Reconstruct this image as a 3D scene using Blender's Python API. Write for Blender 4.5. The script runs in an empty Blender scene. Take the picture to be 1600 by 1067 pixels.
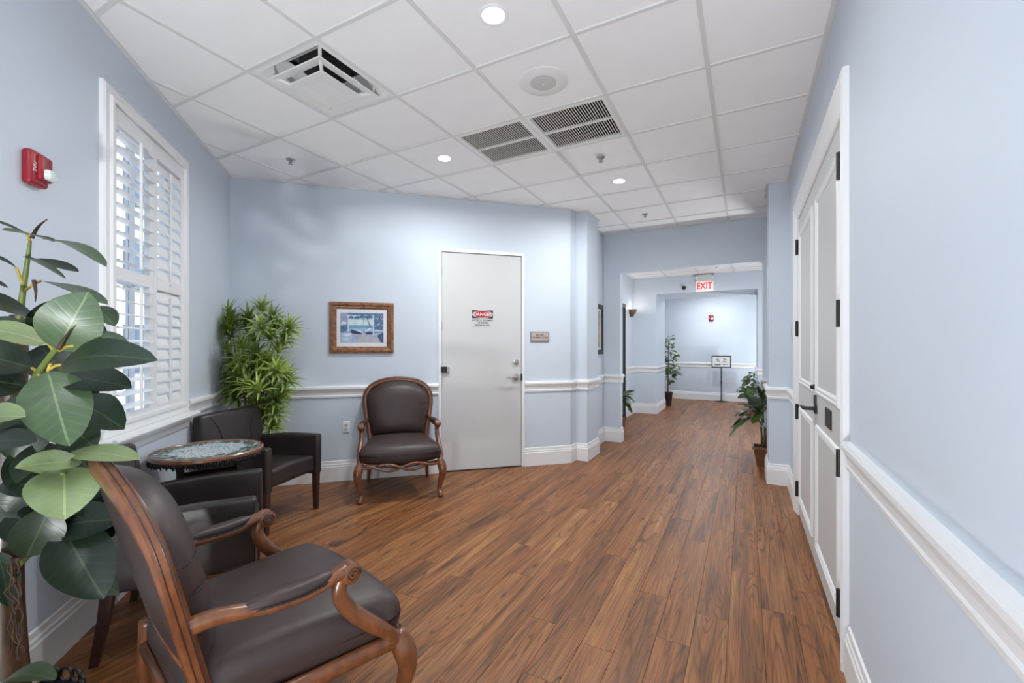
import bpy, bmesh, math, random
from mathutils import Vector, Matrix
random.seed(11)
SC = bpy.context.scene
COL = SC.collection
PI = math.pi

# ------------------------------------------------------------------ camera, world, exposure
EYE = 1.38
FPX = 689.0
YAW = math.radians(27.85)
cam = bpy.data.objects.new('camera', bpy.data.cameras.new('camera'))
COL.objects.link(cam)
cam.location = (0, 0, EYE)
cam.rotation_euler = (PI / 2, 0, YAW)
cam.data.sensor_width = 36.0
cam.data.lens = FPX * 36.0 / 1600.0
cam.data.shift_y = 9.5 / 1600.0
cam.data.clip_start = 0.02
SC.camera = cam

world = bpy.data.worlds.new('world'); SC.world = world
world.use_nodes = True
wn = world.node_tree.nodes; wl = world.node_tree.links
bg = wn['Background']
sky = wn.new('ShaderNodeTexSky')
sky.sky_type = 'NISHITA'
sky.sun_disc = False
sky.sun_elevation = math.radians(48)
sky.sun_rotation = math.radians(110)
wl.new(sky.outputs[0], bg.inputs[0])
bg.inputs[1].default_value = 0.3

sun = bpy.data.objects.new('sun', bpy.data.lights.new('sun', 'SUN')); COL.objects.link(sun)
sun.data.energy = 5.0; sun.data.angle = .01
sun.rotation_euler = Vector((.62, -.22, .75)).to_track_quat('Z', 'Y').to_euler()
SC.view_settings.view_transform = 'Standard'
SC.view_settings.look = 'None'
SC.view_settings.gamma = 1.0
SC.view_settings.use_curve_mapping = False
SC.view_settings.exposure = 0.31
CAN_W = 19.0       # watts of each recessed lamp

CEIL = 3.04
CEIL2 = 2.83

# ------------------------------------------------------------------ materials
MATS = {}
def lin(c):
    return tuple(((v / 255.0) / 12.92 if v / 255.0 <= 0.04045 else ((v / 255.0 + 0.055) / 1.055) ** 2.4) for v in c)

def mk(name, rgb, rough=0.5, metal=0.0, var=0.06, scale=6.0, bump=0.0, bscale=150.0, coat=0.0, spec=0.5, stretch=None, emit=None, trans=0.0, alpha=None):
    """procedural principled material; rgb in 0..255 sRGB"""
    m = bpy.data.materials.new(name); m.use_nodes = True
    nt = m.node_tree; n = nt.nodes; l = nt.links
    b = n['Principled BSDF']
    base = lin(rgb)
    tc = n.new('ShaderNodeTexCoord')
    mp = n.new('ShaderNodeMapping'); l.new(tc.outputs['Object'], mp.inputs[0])
    if stretch: mp.inputs['Scale'].default_value = stretch
    nz = n.new('ShaderNodeTexNoise'); nz.inputs['Scale'].default_value = scale; nz.inputs['Detail'].default_value = 4
    l.new(mp.outputs[0], nz.inputs['Vector'])
    rp = n.new('ShaderNodeValToRGB'); l.new(nz.outputs[0], rp.inputs[0])
    rp.color_ramp.elements[0].position = 0.3; rp.color_ramp.elements[1].position = 0.7
    rp.color_ramp.elements[0].color = tuple(max(0, c * (1 - var)) for c in base) + (1,)
    rp.color_ramp.elements[1].color = tuple(min(1, c * (1 + var)) for c in base) + (1,)
    l.new(rp.outputs[0], b.inputs['Base Color'])
    b.inputs['Roughness'].default_value = rough
    b.inputs['Metallic'].default_value = metal
    b.inputs['Specular IOR Level'].default_value = spec
    b.inputs['Coat Weight'].default_value = coat
    b.inputs['Coat Roughness'].default_value = 0.15
    b.inputs['Transmission Weight'].default_value = trans
    if bump:
        nb = n.new('ShaderNodeTexNoise'); nb.inputs['Scale'].default_value = bscale; nb.inputs['Detail'].default_value = 3
        l.new(tc.outputs['Object'], nb.inputs['Vector'])
        bp = n.new('ShaderNodeBump'); bp.inputs['Strength'].default_value = bump; bp.inputs['Distance'].default_value = 0.004
        l.new(nb.outputs[0], bp.inputs['Height']); l.new(bp.outputs[0], b.inputs['Normal'])
    if emit:
        b.inputs['Emission Color'].default_value = lin(emit[0]) + (1,)
        b.inputs['Emission Strength'].default_value = emit[1]
    MATS[name] = m
    return m

mk('wall_paint', (208, 217, 228), 0.55, var=0.015, scale=1.3, bump=0.04, bscale=260, spec=0.3)
mk('trim_white', (236, 236, 237), 0.38, var=0.01, scale=2)
mk('door_white', (206, 206, 206), 0.42, var=0.012, scale=1.5)
mk('shutter_white', (240, 240, 241), 0.36, var=0.01, scale=3)
mk('tile_white', (246, 246, 247), 0.9, var=0.012, scale=5, bump=0.10, bscale=420, spec=0.2)
mk('grid_white', (222, 221, 220), 0.5, var=0.01)
mk('plenum', (120, 120, 120), 0.9)
mk('metal_white', (232, 232, 231), 0.4, var=0.01)
mk('duct_dark', (38, 34, 31), 0.8, var=0.3, scale=25)
mk('speaker_grey', (205, 203, 202), 0.7, var=0.05, scale=300)
mk('leather', (62, 48, 46), 0.42, var=0.14, scale=9, bump=0.12, bscale=170, spec=0.45)
mk('leather_club', (50, 42, 41), 0.36, var=0.10, scale=8, bump=0.10, bscale=200, spec=0.5)
mk('seam_dark', (24, 20, 20), 0.6)
mk('wood_dark', (58, 33, 27), 0.42, var=0.2, scale=12, stretch=(6, 6, 1), coat=0.2)
mk('black_metal', (24, 24, 25), 0.42, var=0.1)
mk('chrome', (205, 205, 207), 0.18, metal=1.0, var=0.03)
mk('nickel', (178, 174, 170), 0.32, metal=0.9, var=0.05, scale=30)
mk('silver_plastic', (196, 200, 204), 0.3, var=0.03)
mk('plaque_tan', (186, 174, 166), 0.5, var=0.04, scale=30)
mk('plaque_rim', (150, 140, 134), 0.4, metal=0.3, var=0.05, scale=30)
mk('ink', (34, 33, 34), 0.7)
mk('sign_red', (176, 22, 44), 0.4, var=0.03)
mk('sign_white', (226, 225, 224), 0.5, var=0.02)
mk('alarm_red', (146, 24, 36), 0.34, var=0.05, scale=10)
mk('strobe_glass', (216, 226, 224), 0.12, var=0.15, scale=60, spec=0.8)
mk('lamp_lens', (255, 255, 252), 0.4, emit=((255, 250, 242), 9.0))
mk('exit_face', (240, 226, 224), 0.4, emit=((255, 235, 232), 0.25))
mk('exit_letter', (190, 30, 24), 0.4, emit=((220, 40, 30), 0.6))
mk('clear_plastic', (214, 218, 216), 0.2, var=0.05)
mk('outlet_white', (238, 238, 238), 0.35, var=0.01)
mk('bronze', (120, 98, 70), 0.42, metal=0.6, var=0.2, scale=25)
mk('dark_frame', (40, 36, 36), 0.45, var=0.15)
mk('mat_board', (226, 224, 230), 0.8, var=0.02)
mk('print_beige', (176, 164, 150), 0.7, var=0.25, scale=9)
mk('door_dark', (68, 67, 70), 0.5, var=0.08, scale=5)
mk('pot_brown', (120, 78, 48), 0.45, var=0.3, scale=9)
mk('pot_dark', (56, 38, 28), 0.55, var=0.3, scale=9)
mk('soil', (46, 36, 28), 0.95, var=0.4, scale=40, bump=0.6, bscale=60)
mk('root_brown', (72, 52, 40), 0.8, var=0.3, scale=40)
mk('stem_green', (104, 118, 58), 0.5, var=0.15, scale=14)
mk('petiole_yellow', (178, 152, 62), 0.5, var=0.15, scale=20)
mk('cane_brown', (112, 92, 62), 0.8, var=0.3, scale=30, bump=0.3, bscale=60)
mk('facade_white', (226, 228, 230), 0.8, var=0.04, scale=1)
mk('facade_glass', (92, 106, 124), 0.15, var=0.2, scale=2)
mk('pavement', (168, 164, 156), 0.9, var=0.1, scale=2)
mk('roof_grey', (96, 100, 106), 0.8, var=0.1)
mk('marble_grey', (150, 146, 140), 0.6)

def glass():
    m = bpy.data.materials.new('window_glass'); m.use_nodes = True
    nt = m.node_tree; n = nt.nodes; l = nt.links
    out = n['Material Output']; n.remove(n['Principled BSDF'])
    tr = n.new('ShaderNodeBsdfTransparent'); gl = n.new('ShaderNodeBsdfGlossy'); gl.inputs['Roughness'].default_value = 0.02
    lw_ = n.new('ShaderNodeLayerWeight'); lw_.inputs[0].default_value = .5
    fr = n.new('ShaderNodeMath'); fr.operation = 'POWER'; fr.inputs[1].default_value = 5.0; l.new(lw_.outputs['Facing'], fr.inputs[0])
    nz = n.new('ShaderNodeTexNoise'); nz.inputs['Scale'].default_value = 2
    rp = n.new('ShaderNodeValToRGB'); rp.color_ramp.elements[0].color = (.93, .96, .97, 1); rp.color_ramp.elements[1].color = (.98, .99, .99, 1)
    l.new(nz.outputs[0], rp.inputs[0]); l.new(rp.outputs[0], tr.inputs[0])
    mx = n.new('ShaderNodeMixShader'); l.new(fr.outputs[0], mx.inputs[0]); l.new(tr.outputs[0], mx.inputs[1]); l.new(gl.outputs[0], mx.inputs[2])
    l.new(mx.outputs[0], out.inputs[0]); MATS['window_glass'] = m
glass()

def carved_wood(name, rgb_lo, rgb_hi, sc=(14, 14, 2)):
    m = bpy.data.materials.new(name); m.use_nodes = True
    nt = m.node_tree; n = nt.nodes; l = nt.links; b = n['Principled BSDF']
    tc = n.new('ShaderNodeTexCoord'); mp = n.new('ShaderNodeMapping'); mp.inputs['Scale'].default_value = sc
    l.new(tc.outputs['Object'], mp.inputs[0])
    nz = n.new('ShaderNodeTexNoise'); nz.inputs['Scale'].default_value = 3; nz.inputs['Detail'].default_value = 5; nz.inputs['Distortion'].default_value = .3
    l.new(mp.outputs[0], nz.inputs['Vector'])
    rp = n.new('ShaderNodeValToRGB'); rp.color_ramp.elements[0].position = .3; rp.color_ramp.elements[1].position = .72
    rp.color_ramp.elements[0].color = lin(rgb_lo) + (1,); rp.color_ramp.elements[1].color = lin(rgb_hi) + (1,)
    l.new(nz.outputs[0], rp.inputs[0]); l.new(rp.outputs[0], b.inputs['Base Color'])
    b.inputs['Roughness'].default_value = .30; b.inputs['Coat Weight'].default_value = .5; b.inputs['Coat Roughness'].default_value = .2
    bp = n.new('ShaderNodeBump'); bp.inputs['Strength'].default_value = .12; bp.inputs['Distance'].default_value = .003
    l.new(nz.outputs[0], bp.inputs['Height']); l.new(bp.outputs[0], b.inputs['Normal'])
    MATS[name] = m
carved_wood('carved_wood', (94, 54, 31), (132, 79, 46), (12, 12, 5))
carved_wood('frame_wood', (86, 50, 26), (164, 106, 56), (9, 9, 9))
carved_wood('rim_wood', (104, 66, 46), (150, 104, 76), (6, 6, 6))
carved_wood('bark', (38, 26, 16), (84, 58, 34), (26, 26, 5))

def floor_wood():
    m = bpy.data.materials.new('plank_wood'); m.use_nodes = True
    nt = m.node_tree; n = nt.nodes; l = nt.links; b = n['Principled BSDF']
    tc = n.new('ShaderNodeTexCoord'); oi = n.new('ShaderNodeObjectInfo')
    mul = n.new('ShaderNodeVectorMath'); mul.operation = 'SCALE'; mul.inputs[0].default_value = (37.0, 61.0, 23.0)
    l.new(oi.outputs['Random'], mul.inputs['Scale'])
    add = n.new('ShaderNodeVectorMath'); add.operation = 'ADD'
    l.new(tc.outputs['Object'], add.inputs[0]); l.new(mul.outputs[0], add.inputs[1])
    def mapped(s):
        mp = n.new('ShaderNodeMapping'); mp.inputs['Scale'].default_value = s; l.new(add.outputs[0], mp.inputs[0]); return mp.outputs[0]
    def noise(s, sc, det, dist=0.0, rough=.55):
        z = n.new('ShaderNodeTexNoise'); z.inputs['Scale'].default_value = sc; z.inputs['Detail'].default_value = det
        z.inputs['Distortion'].default_value = dist; z.inputs['Roughness'].default_value = rough
        l.new(mapped(s), z.inputs['Vector']); return z.outputs[0]
    def math_(op, a, bb, clamp=False):
        q = n.new('ShaderNodeMath'); q.operation = op; q.use_clamp = clamp
        for i, v in enumerate((a, bb)):
            if v is None: continue
            if isinstance(v, (int, float)): q.inputs[i].default_value = v
            else: l.new(v, q.inputs[i])
        return q.outputs[0]
    # broad streaks of tan, orange and grey-brown
    tone = noise((13.0, 0.75, 1), 1.0, 5.0, 0.35, .62)
    tv = math_('ADD', tone, math_('MULTIPLY', math_('SUBTRACT', oi.outputs['Random'], 0.5), 0.08))
    rp = n.new('ShaderNodeValToRGB'); l.new(tv, rp.inputs[0]); cr = rp.color_ramp
    cr.elements[0].position = .27; cr.elements[0].color = lin((88, 54, 33)) + (1,)
    cr.elements[1].position = .76; cr.elements[1].color = lin((186, 140, 94)) + (1,)
    for p_, c_ in ((.40, (122, 79, 47)), (.49, (146, 90, 48)), (.58, (152, 102, 61)), (.66, (168, 114, 66))):
        e = cr.elements.new(p_); e.color = lin(c_) + (1,)
    # contour lines of a long stretched field: growth rings running with the plank
    field = noise((6.5, 0.42, 1), 1.0, 1.5, 0.5)
    rings = math_('ABSOLUTE', math_('SINE', math_('MULTIPLY', field, 74.0), None), None)
    line = n.new('ShaderNodeMapRange'); line.inputs['From Min'].default_value = 0.0; line.inputs['From Max'].default_value = 0.5; l.new(rings, line.inputs['Value'])
    rmask = noise((3.0, 0.6, 1), 1.7, 1.0)
    ringdark = math_('MULTIPLY', math_('SUBTRACT', 1.0, line.outputs[0]), math_('MULTIPLY', rmask, 1.0))
    fine = noise((120, 3.0, 1), 1.0, 5.0)
    fl = n.new('ShaderNodeMapRange'); fl.inputs['From Min'].default_value = .36; fl.inputs['From Max'].default_value = .60; fl.inputs['To Min'].default_value = .62; fl.inputs['To Max'].default_value = 1.16; l.new(fine, fl.inputs['Value'])
    vo = n.new('ShaderNodeTexVoronoi'); vo.inputs['Scale'].default_value = 1.0; l.new(mapped((6.5, 2.4, 1)), vo.inputs['Vector'])
    knot = n.new('ShaderNodeMapRange'); knot.inputs['From Min'].default_value = 0.035; knot.inputs['From Max'].default_value = 0.11; l.new(vo.outputs['Distance'], knot.inputs['Value'])
    sepv = n.new('ShaderNodeSeparateColor'); l.new(vo.outputs['Color'], sepv.inputs[0])
    kon = math_('GREATER_THAN', sepv.outputs[0], 0.42)
    kdark = math_('MULTIPLY', math_('SUBTRACT', 1.0, knot.outputs[0]), kon)
    shade = math_('MULTIPLY', fl.outputs[0], math_('SUBTRACT', 1.0, ringdark))
    shade = math_('MULTIPLY', shade, math_('SUBTRACT', 1.0, math_('MULTIPLY', kdark, 0.62)))
    tint = n.new('ShaderNodeMix'); tint.data_type = 'RGBA'; tint.blend_type = 'MULTIPLY'; tint.inputs[0].default_value = 1.0
    cmb = n.new('ShaderNodeCombineColor')
    for k_ in range(3): l.new(shade, cmb.inputs[k_])
    l.new(rp.outputs[0], tint.inputs[6]); l.new(cmb.outputs[0], tint.inputs[7])
    l.new(tint.outputs[2], b.inputs['Base Color'])
    rr = n.new('ShaderNodeMapRange'); rr.inputs['To Min'].default_value = .34; rr.inputs['To Max'].default_value = .52
    l.new(fine, rr.inputs['Value']); l.new(rr.outputs[0], b.inputs['Roughness'])
    b.inputs['Specular IOR Level'].default_value = .42
    bp = n.new('ShaderNodeBump'); bp.inputs['Strength'].default_value = .16; bp.inputs['Distance'].default_value = .002
    l.new(math_('ADD', fine, rings), bp.inputs['Height']); l.new(bp.outputs[0], b.inputs['Normal'])
    MATS['plank_wood'] = m
floor_wood()

def leaf_mat(name, dark, light, rib, veins=26.0, rough=.36):
    """leaf with a pale midrib and side veins read from the leaf's own UV layout"""
    m = bpy.data.materials.new(name); m.use_nodes = True
    nt = m.node_tree; n = nt.nodes; l = nt.links; b = n['Principled BSDF']
    uv = n.new('ShaderNodeUVMap'); sp = n.new('ShaderNodeSeparateXYZ'); l.new(uv.outputs[0], sp.inputs[0])
    def M(op, a, bb=None):
        q = n.new('ShaderNodeMath'); q.operation = op
        for i, v in enumerate((a, bb)):
            if v is None: continue
            if isinstance(v, (int, float)): q.inputs[i].default_value = v
            else: l.new(v, q.inputs[i])
        return q.outputs[0]
    ax = M('ABSOLUTE', M('SUBTRACT', sp.outputs[0], .5))
    oi = n.new('ShaderNodeObjectInfo')
    nz = n.new('ShaderNodeTexNoise'); nz.inputs['Scale'].default_value = 3.0; l.new(uv.outputs[0], nz.inputs['Vector'])
    mix = n.new('ShaderNodeMix'); mix.data_type = 'RGBA'
    l.new(M('ADD', M('MULTIPLY', nz.outputs[0], .6), M('MULTIPLY', oi.outputs['Random'], .4)), mix.inputs[0])
    mix.inputs[6].default_value = lin(dark) + (1,); mix.inputs[7].default_value = lin(light) + (1,)
    # side veins
    vs = M('POWER', M('ABSOLUTE', M('SINE', M('MULTIPLY', M('SUBTRACT', sp.outputs[1], M('MULTIPLY', ax, .55)), veins))), 14.0)
    ribm = M('LESS_THAN', ax, .016)
    fac = M('MAXIMUM', M('MULTIPLY', vs, .07), M('MULTIPLY', ribm, .5))
    mx2 = n.new('ShaderNodeMix'); mx2.data_type = 'RGBA'; l.new(fac, mx2.inputs[0]); l.new(mix.outputs[2], mx2.inputs[6]); mx2.inputs[7].default_value = lin(rib) + (1,)
    l.new(mx2.outputs[2], b.inputs['Base Color'])
    b.inputs['Roughness'].default_value = rough
    bp = n.new('ShaderNodeBump'); bp.inputs['Strength'].default_value = .07; bp.inputs['Distance'].default_value = .002
    l.new(vs, bp.inputs['Height']); l.new(bp.outputs[0], b.inputs['Normal'])
    MATS[name] = m
leaf_mat('leaf_dark', (20, 29, 23), (38, 56, 37), (78, 98, 68))
leaf_mat('leaf_mid', (52, 72, 48), (80, 102, 66), (136, 154, 108))
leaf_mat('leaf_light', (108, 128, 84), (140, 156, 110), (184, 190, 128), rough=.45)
leaf_mat('leaf_dracaena', (70, 102, 40), (146, 168, 74), (176, 190, 100), veins=0.0)
leaf_mat('leaf_dracaena_bright', (112, 142, 56), (184, 200, 104), (206, 214, 130), veins=0.0)
leaf_mat('leaf_palm', (34, 58, 32), (82, 112, 52), (120, 140, 78), veins=0.0)
leaf_mat('leaf_far', (36, 52, 32), (92, 118, 60), (140, 158, 96))

def mosaic():
    m = bpy.data.materials.new('mosaic_glass'); m.use_nodes = True
    nt = m.node_tree; n = nt.nodes; l = nt.links; b = n['Principled BSDF']
    tc = n.new('ShaderNodeTexCoord')
    vo = n.new('ShaderNodeTexVoronoi'); vo.inputs['Scale'].default_value = 42; l.new(tc.outputs['Object'], vo.inputs['Vector'])
    ed = n.new('ShaderNodeTexVoronoi'); ed.feature = 'DISTANCE_TO_EDGE'; ed.inputs['Scale'].default_value = 42; l.new(tc.outputs['Object'], ed.inputs['Vector'])
    ln = n.new('ShaderNodeVectorMath'); ln.operation = 'LENGTH'
    mp = n.new('ShaderNodeMapping'); mp.inputs['Scale'].default_value = (1, 1, 0); l.new(tc.outputs['Object'], mp.inputs[0]); l.new(mp.outputs[0], ln.inputs[0])
    sp = n.new('ShaderNodeSeparateColor'); l.new(vo.outputs['Color'], sp.inputs[0])
    c1 = n.new('ShaderNodeValToRGB'); l.new(sp.outputs[0], c1.inputs[0])
    c1.color_ramp.elements[0].color = lin((186, 204, 210)) + (1,); c1.color_ramp.elements[1].color = lin((222, 230, 232)) + (1,)
    c2 = n.new('ShaderNodeValToRGB'); c2.color_ramp.interpolation = 'CONSTANT'; l.new(sp.outputs[1], c2.inputs[0])
    cr = c2.color_ramp; cr.elements[0].color = lin((52, 62, 64)) + (1,); cr.elements[1].position = .25; cr.elements[1].color = lin((70, 100, 112)) + (1,)
    for p, c in ((.45, (150, 158, 150)), (.65, (190, 200, 198)), (.82, (44, 78, 92)), (.93, (128, 120, 96))):
        e = cr.elements.new(p); e.color = lin(c) + (1,)
    nz = n.new('ShaderNodeTexNoise'); nz.inputs['Scale'].default_value = 14; l.new(tc.outputs['Object'], nz.inputs['Vector'])
    ad = n.new('ShaderNodeMath'); ad.operation = 'MULTIPLY_ADD'; l.new(nz.outputs[0], ad.inputs[0]); ad.inputs[1].default_value = .07; l.new(ln.outputs['Value'], ad.inputs[2])
    gt = n.new('ShaderNodeMath'); gt.operation = 'GREATER_THAN'; l.new(ad.outputs[0], gt.inputs[0]); gt.inputs[1].default_value = .232
    mx = n.new('ShaderNodeMix'); mx.data_type = 'RGBA'; l.new(gt.outputs[0], mx.inputs[0]); l.new(c1.outputs[0], mx.inputs[6]); l.new(c2.outputs[0], mx.inputs[7])
    lt = n.new('ShaderNodeMath'); lt.operation = 'LESS_THAN'; l.new(ed.outputs['Distance'], lt.inputs[0]); lt.inputs[1].default_value = .05
    mx2 = n.new('ShaderNodeMix'); mx2.data_type = 'RGBA'; l.new(lt.outputs[0], mx2.inputs[0]); l.new(mx.outputs[2], mx2.inputs[6]); mx2.inputs[7].default_value = lin((120, 134, 138)) + (1,)
    l.new(mx2.outputs[2], b.inputs['Base Color']); b.inputs['Roughness'].default_value = .22
    MATS['mosaic_glass'] = m
mosaic()

# ------------------------------------------------------------------ mesh helpers
class MB:
    def __init__(s): s.v = []; s.f = []; s.m = []; s.uv = {}
    def add(s, verts, faces, mi=0):
        o = len(s.v); s.v += [tuple(p) for p in verts]
        for f in faces: s.f.append(tuple(i + o for i in f)); s.m.append(mi)
        return o
    def box(s, a, b, mi=0, M=None):
        x0, y0, z0 = a; x1, y1, z1 = b
        vs = [Vector(p) for p in ((x0,y0,z0),(x1,y0,z0),(x1,y1,z0),(x0,y1,z0),(x0,y0,z1),(x1,y0,z1),(x1,y1,z1),(x0,y1,z1))]
        if M is not None: vs = [M @ p for p in vs]
        s.add(vs, [(0,3,2,1),(4,5,6,7),(0,1,5,4),(1,2,6,5),(2,3,7,6),(3,0,4,7)], mi); return s
    def prism(s, poly, z0, z1, mi=0):
        n = len(poly)
        vs = [(p[0], p[1], z0) for p in poly] + [(p[0], p[1], z1) for p in poly]
        area = sum(poly[i][0]*poly[(i+1)%n][1]-poly[(i+1)%n][0]*poly[i][1] for i in range(n))
        fs = [tuple(range(n-1, -1, -1)), tuple(range(n, 2*n))] + [(i, (i+1)%n, n+(i+1)%n, n+i) for i in range(n)]
        if area < 0: fs = [tuple(reversed(f)) for f in fs]
        s.add(vs, fs, mi); return s
    def rings(s, rings, cap=True, mi=0, closed=False):
        """loft of equal-length rings"""
        n = len(rings[0]); o = len(s.v)
        for r in rings: s.v += [tuple(p) for p in r]
        k = len(rings)
        for i in range(k if closed else k-1):
            a = o + i*n; b = o + ((i+1) % k)*n
            for j in range(n):
                s.f.append((a+j, a+(j+1)%n, b+(j+1)%n, b+j)); s.m.append(mi)
        if cap and not closed:
            s.f.append(tuple(o+n-1-j for j in range(n))); s.m.append(mi)
            s.f.append(tuple(o+(k-1)*n+j for j in range(n))); s.m.append(mi)
        return s
    def tube(s, path, rad, n=10, mi=0, cap=True, up=None, section=None, closed=False):
        """tube along path; rad number / list of numbers / list of (a,b); section = unit 2D outline"""
        P = [Vector(p) for p in path]; k = len(P)
        if not isinstance(rad, (list, tuple)): rad = [rad]*k
        if section is None: section = [(math.cos(2*PI*j/n), math.sin(2*PI*j/n)) for j in range(n)]
        rs = []; prev = None
        for i in range(k):
            if closed: t = P[(i+1)%k]-P[i-1]
            else: t = P[min(i+1, k-1)]-P[max(i-1, 0)]
            t.normalize()
            if up is not None: ref = Vector(up[i]) if isinstance(up, list) else Vector(up)
            elif prev is None: ref = Vector((0,0,1)) if abs(t.z) < .9 else Vector((1,0,0))
            else: ref = prev
            a = ref - t*ref.dot(t); a.normalize(); prev = a
            bb = t.cross(a)
            r = rad[i]; ra, rb = (r if isinstance(r, (list, tuple)) else (r, r))
            rs.append([P[i] + a*(c*ra) + bb*(d*rb) for c, d in section])
        return s.rings(rs, cap, mi, closed)
    def lathe(s, prof, c=(0,0,0), n=24, mi=0, M=None):
        rs = []
        for r, z in prof:
            ring = [Vector((c[0]+r*math.cos(2*PI*j/n), c[1]+r*math.sin(2*PI*j/n), c[2]+z)) for j in range(n)]
            if M is not None: ring = [M @ p for p in ring]
            rs.append(ring)
        return s.rings(rs, True, mi)
    def rbox(s, half, r, c=(0,0,0), k=4, mid=6, deform=None, mi=0, M=None):
        """rounded box with enough vertices to be deformed"""
        def ax(h):
            rr = min(r, h*.999); inner = h-rr
            a = [-h + rr*(1-math.cos(i/k*PI/2)) for i in range(k)]
            b = [-inner + 2*inner*i/mid for i in range(mid+1)]
            return a + b + [-q for q in reversed(a)]
        A = [ax(h) for h in half]; N = len(A[0])
        idx = {}; vs = []; fs = []
        def vid(i, j, l):
            q = (i, j, l)
            if q not in idx:
                p = [A[0][i], A[1][j], A[2][l]]
                inn = [max(-(half[d]-min(r, half[d]*.999)), min(half[d]-min(r, half[d]*.999), p[d])) for d in range(3)]
                dv = Vector([p[d]-inn[d] for d in range(3)])
                if dv.length > 1e-9:
                    dv = dv.normalized()*r
                    dv = Vector([max(-min(r, half[d]), min(min(r, half[d]), dv[d])) for d in range(3)])
                pt = Vector(inn)+dv
                if deform: pt = Vector(deform(pt))
                pt = pt + Vector(c)
                if M is not None: pt = M @ pt
                idx[q] = len(vs); vs.append(pt)
            return idx[q]
        for a in range(N-1):
            for b in range(N-1):
                fs.append((vid(a,b,0), vid(a,b+1,0), vid(a+1,b+1,0), vid(a+1,b,0)))
                fs.append((vid(a,b,N-1), vid(a+1,b,N-1), vid(a+1,b+1,N-1), vid(a,b+1,N-1)))
                fs.append((vid(a,0,b), vid(a+1,0,b), vid(a+1,0,b+1), vid(a,0,b+1)))
                fs.append((vid(a,N-1,b), vid(a,N-1,b+1), vid(a+1,N-1,b+1), vid(a+1,N-1,b)))
                fs.append((vid(0,a,b), vid(0,a,b+1), vid(0,a+1,b+1), vid(0,a+1,b)))
                fs.append((vid(N-1,a,b), vid(N-1,a+1,b), vid(N-1,a+1,b+1), vid(N-1,a,b+1)))
        s.add(vs, fs, mi); return s
    def build(s, name, mat, parent=None, smooth=False, loc=None, rot=None, bevel=0, recentre=False):
        me = bpy.data.meshes.new(name)
        vs = s.v
        if recentre:
            c = Vector((sum(p[0] for p in vs), sum(p[1] for p in vs), sum(p[2] for p in vs)))/len(vs)
            vs = [tuple(Vector(p)-c) for p in vs]; loc = c
        me.from_pydata(vs, [], s.f)
        mats = mat if isinstance(mat, (list, tuple)) else [mat]
        for q in mats: me.materials.append(MATS[q])
        me.polygons.foreach_set('material_index', s.m)
        if smooth: me.polygons.foreach_set('use_smooth', [True]*len(me.polygons))
        if s.uv:
            lay = me.uv_layers.new(name='UVMap')
            for lp in me.loops: lay.data[lp.index].uv = s.uv.get(lp.vertex_index, (.5, .5))
        bm = bmesh.new(); bm.from_mesh(me); bmesh.ops.recalc_face_normals(bm, faces=bm.faces); bm.to_mesh(me); bm.free()
        me.update()
        if smooth == 'auto':
            try: me.set_sharp_from_angle(angle=math.radians(38))
            except Exception: pass
        o = bpy.data.objects.new(name, me); COL.objects.link(o)
        if loc is not None: o.location = loc
        if rot is not None: o.rotation_euler = rot
        if parent is not None: o.parent = parent
        if bevel:
            bv = o.modifiers.new('bevel', 'BEVEL'); bv.width = bevel; bv.segments = 2; bv.limit_method = 'ANGLE'
        return o

def tag(o, label, cat=None, group=None, kind=None):
    o['label'] = label
    if cat: o['category'] = cat
    if group: o['group'] = group
    if kind: o['kind'] = kind
    return o
def empty(name, loc=(0,0,0), rotz=0.0, parent=None):
    o = bpy.data.objects.new(name, None); COL.objects.link(o); o.empty_display_size = .1
    o.location = loc; o.rotation_euler = (0, 0, rotz)
    if parent is not None: o.parent = parent
    return o
def copy_tree(o, parent=None):
    kids = [q for q in bpy.data.objects if q.parent == o]
    c = o.copy(); COL.objects.link(c); c.parent = parent
    for k in kids: copy_tree(k, c)
    return c
def struct(o, label, cat):
    return tag(o, label, cat, kind='structure')
def catmull(pts, per=6):
    P = [Vector(p) for p in pts]; out = []
    for i in range(len(P)-1):
        p0 = P[max(i-1, 0)]; p1 = P[i]; p2 = P[i+1]; p3 = P[min(i+2, len(P)-1)]
        for j in range(per):
            t = j/per
            out.append(.5*((2*p1)+(p2-p0)*t+(2*p0-5*p1+4*p2-p3)*t*t+(3*p1-p0-3*p2+p3)*t**3))
    out.append(P[-1]); return out
def lerp_list(vals, n):
    out = []
    for i in range(n):
        t = i/(n-1)*(len(vals)-1); a = int(min(t, len(vals)-2)); f = t-a
        va, vb = vals[a], vals[a+1]
        if isinstance(va, (tuple, list)): out.append(tuple(x+(y-x)*f for x, y in zip(va, vb)))
        else: out.append(va+(vb-va)*f)
    return out
def sweep2d(mb, line, prof, side, mi=0):
    """moulding: profile (out, z) along a mitred plan polyline; room lies on the given side (+1 left)"""
    P = [Vector(p) for p in line]; nrm = []
    for i in range(len(P)-1):
        d = (P[i+1]-P[i]).normalized(); nrm.append(Vector((-d.y, d.x))*side)
    rs = []
    for i, p in enumerate(P):
        if i == 0: m = nrm[0]
        elif i == len(P)-1: m = nrm[-1]
        else:
            a, b = nrm[i-1], nrm[i]; m = (a+b)/(1+a.dot(b))
        rs.append([(p.x+m.x*d, p.y+m.y*d, z) for d, z in prof])
    if side > 0: rs = [list(reversed(r)) for r in rs]
    mb.rings(rs, True, mi)
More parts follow.
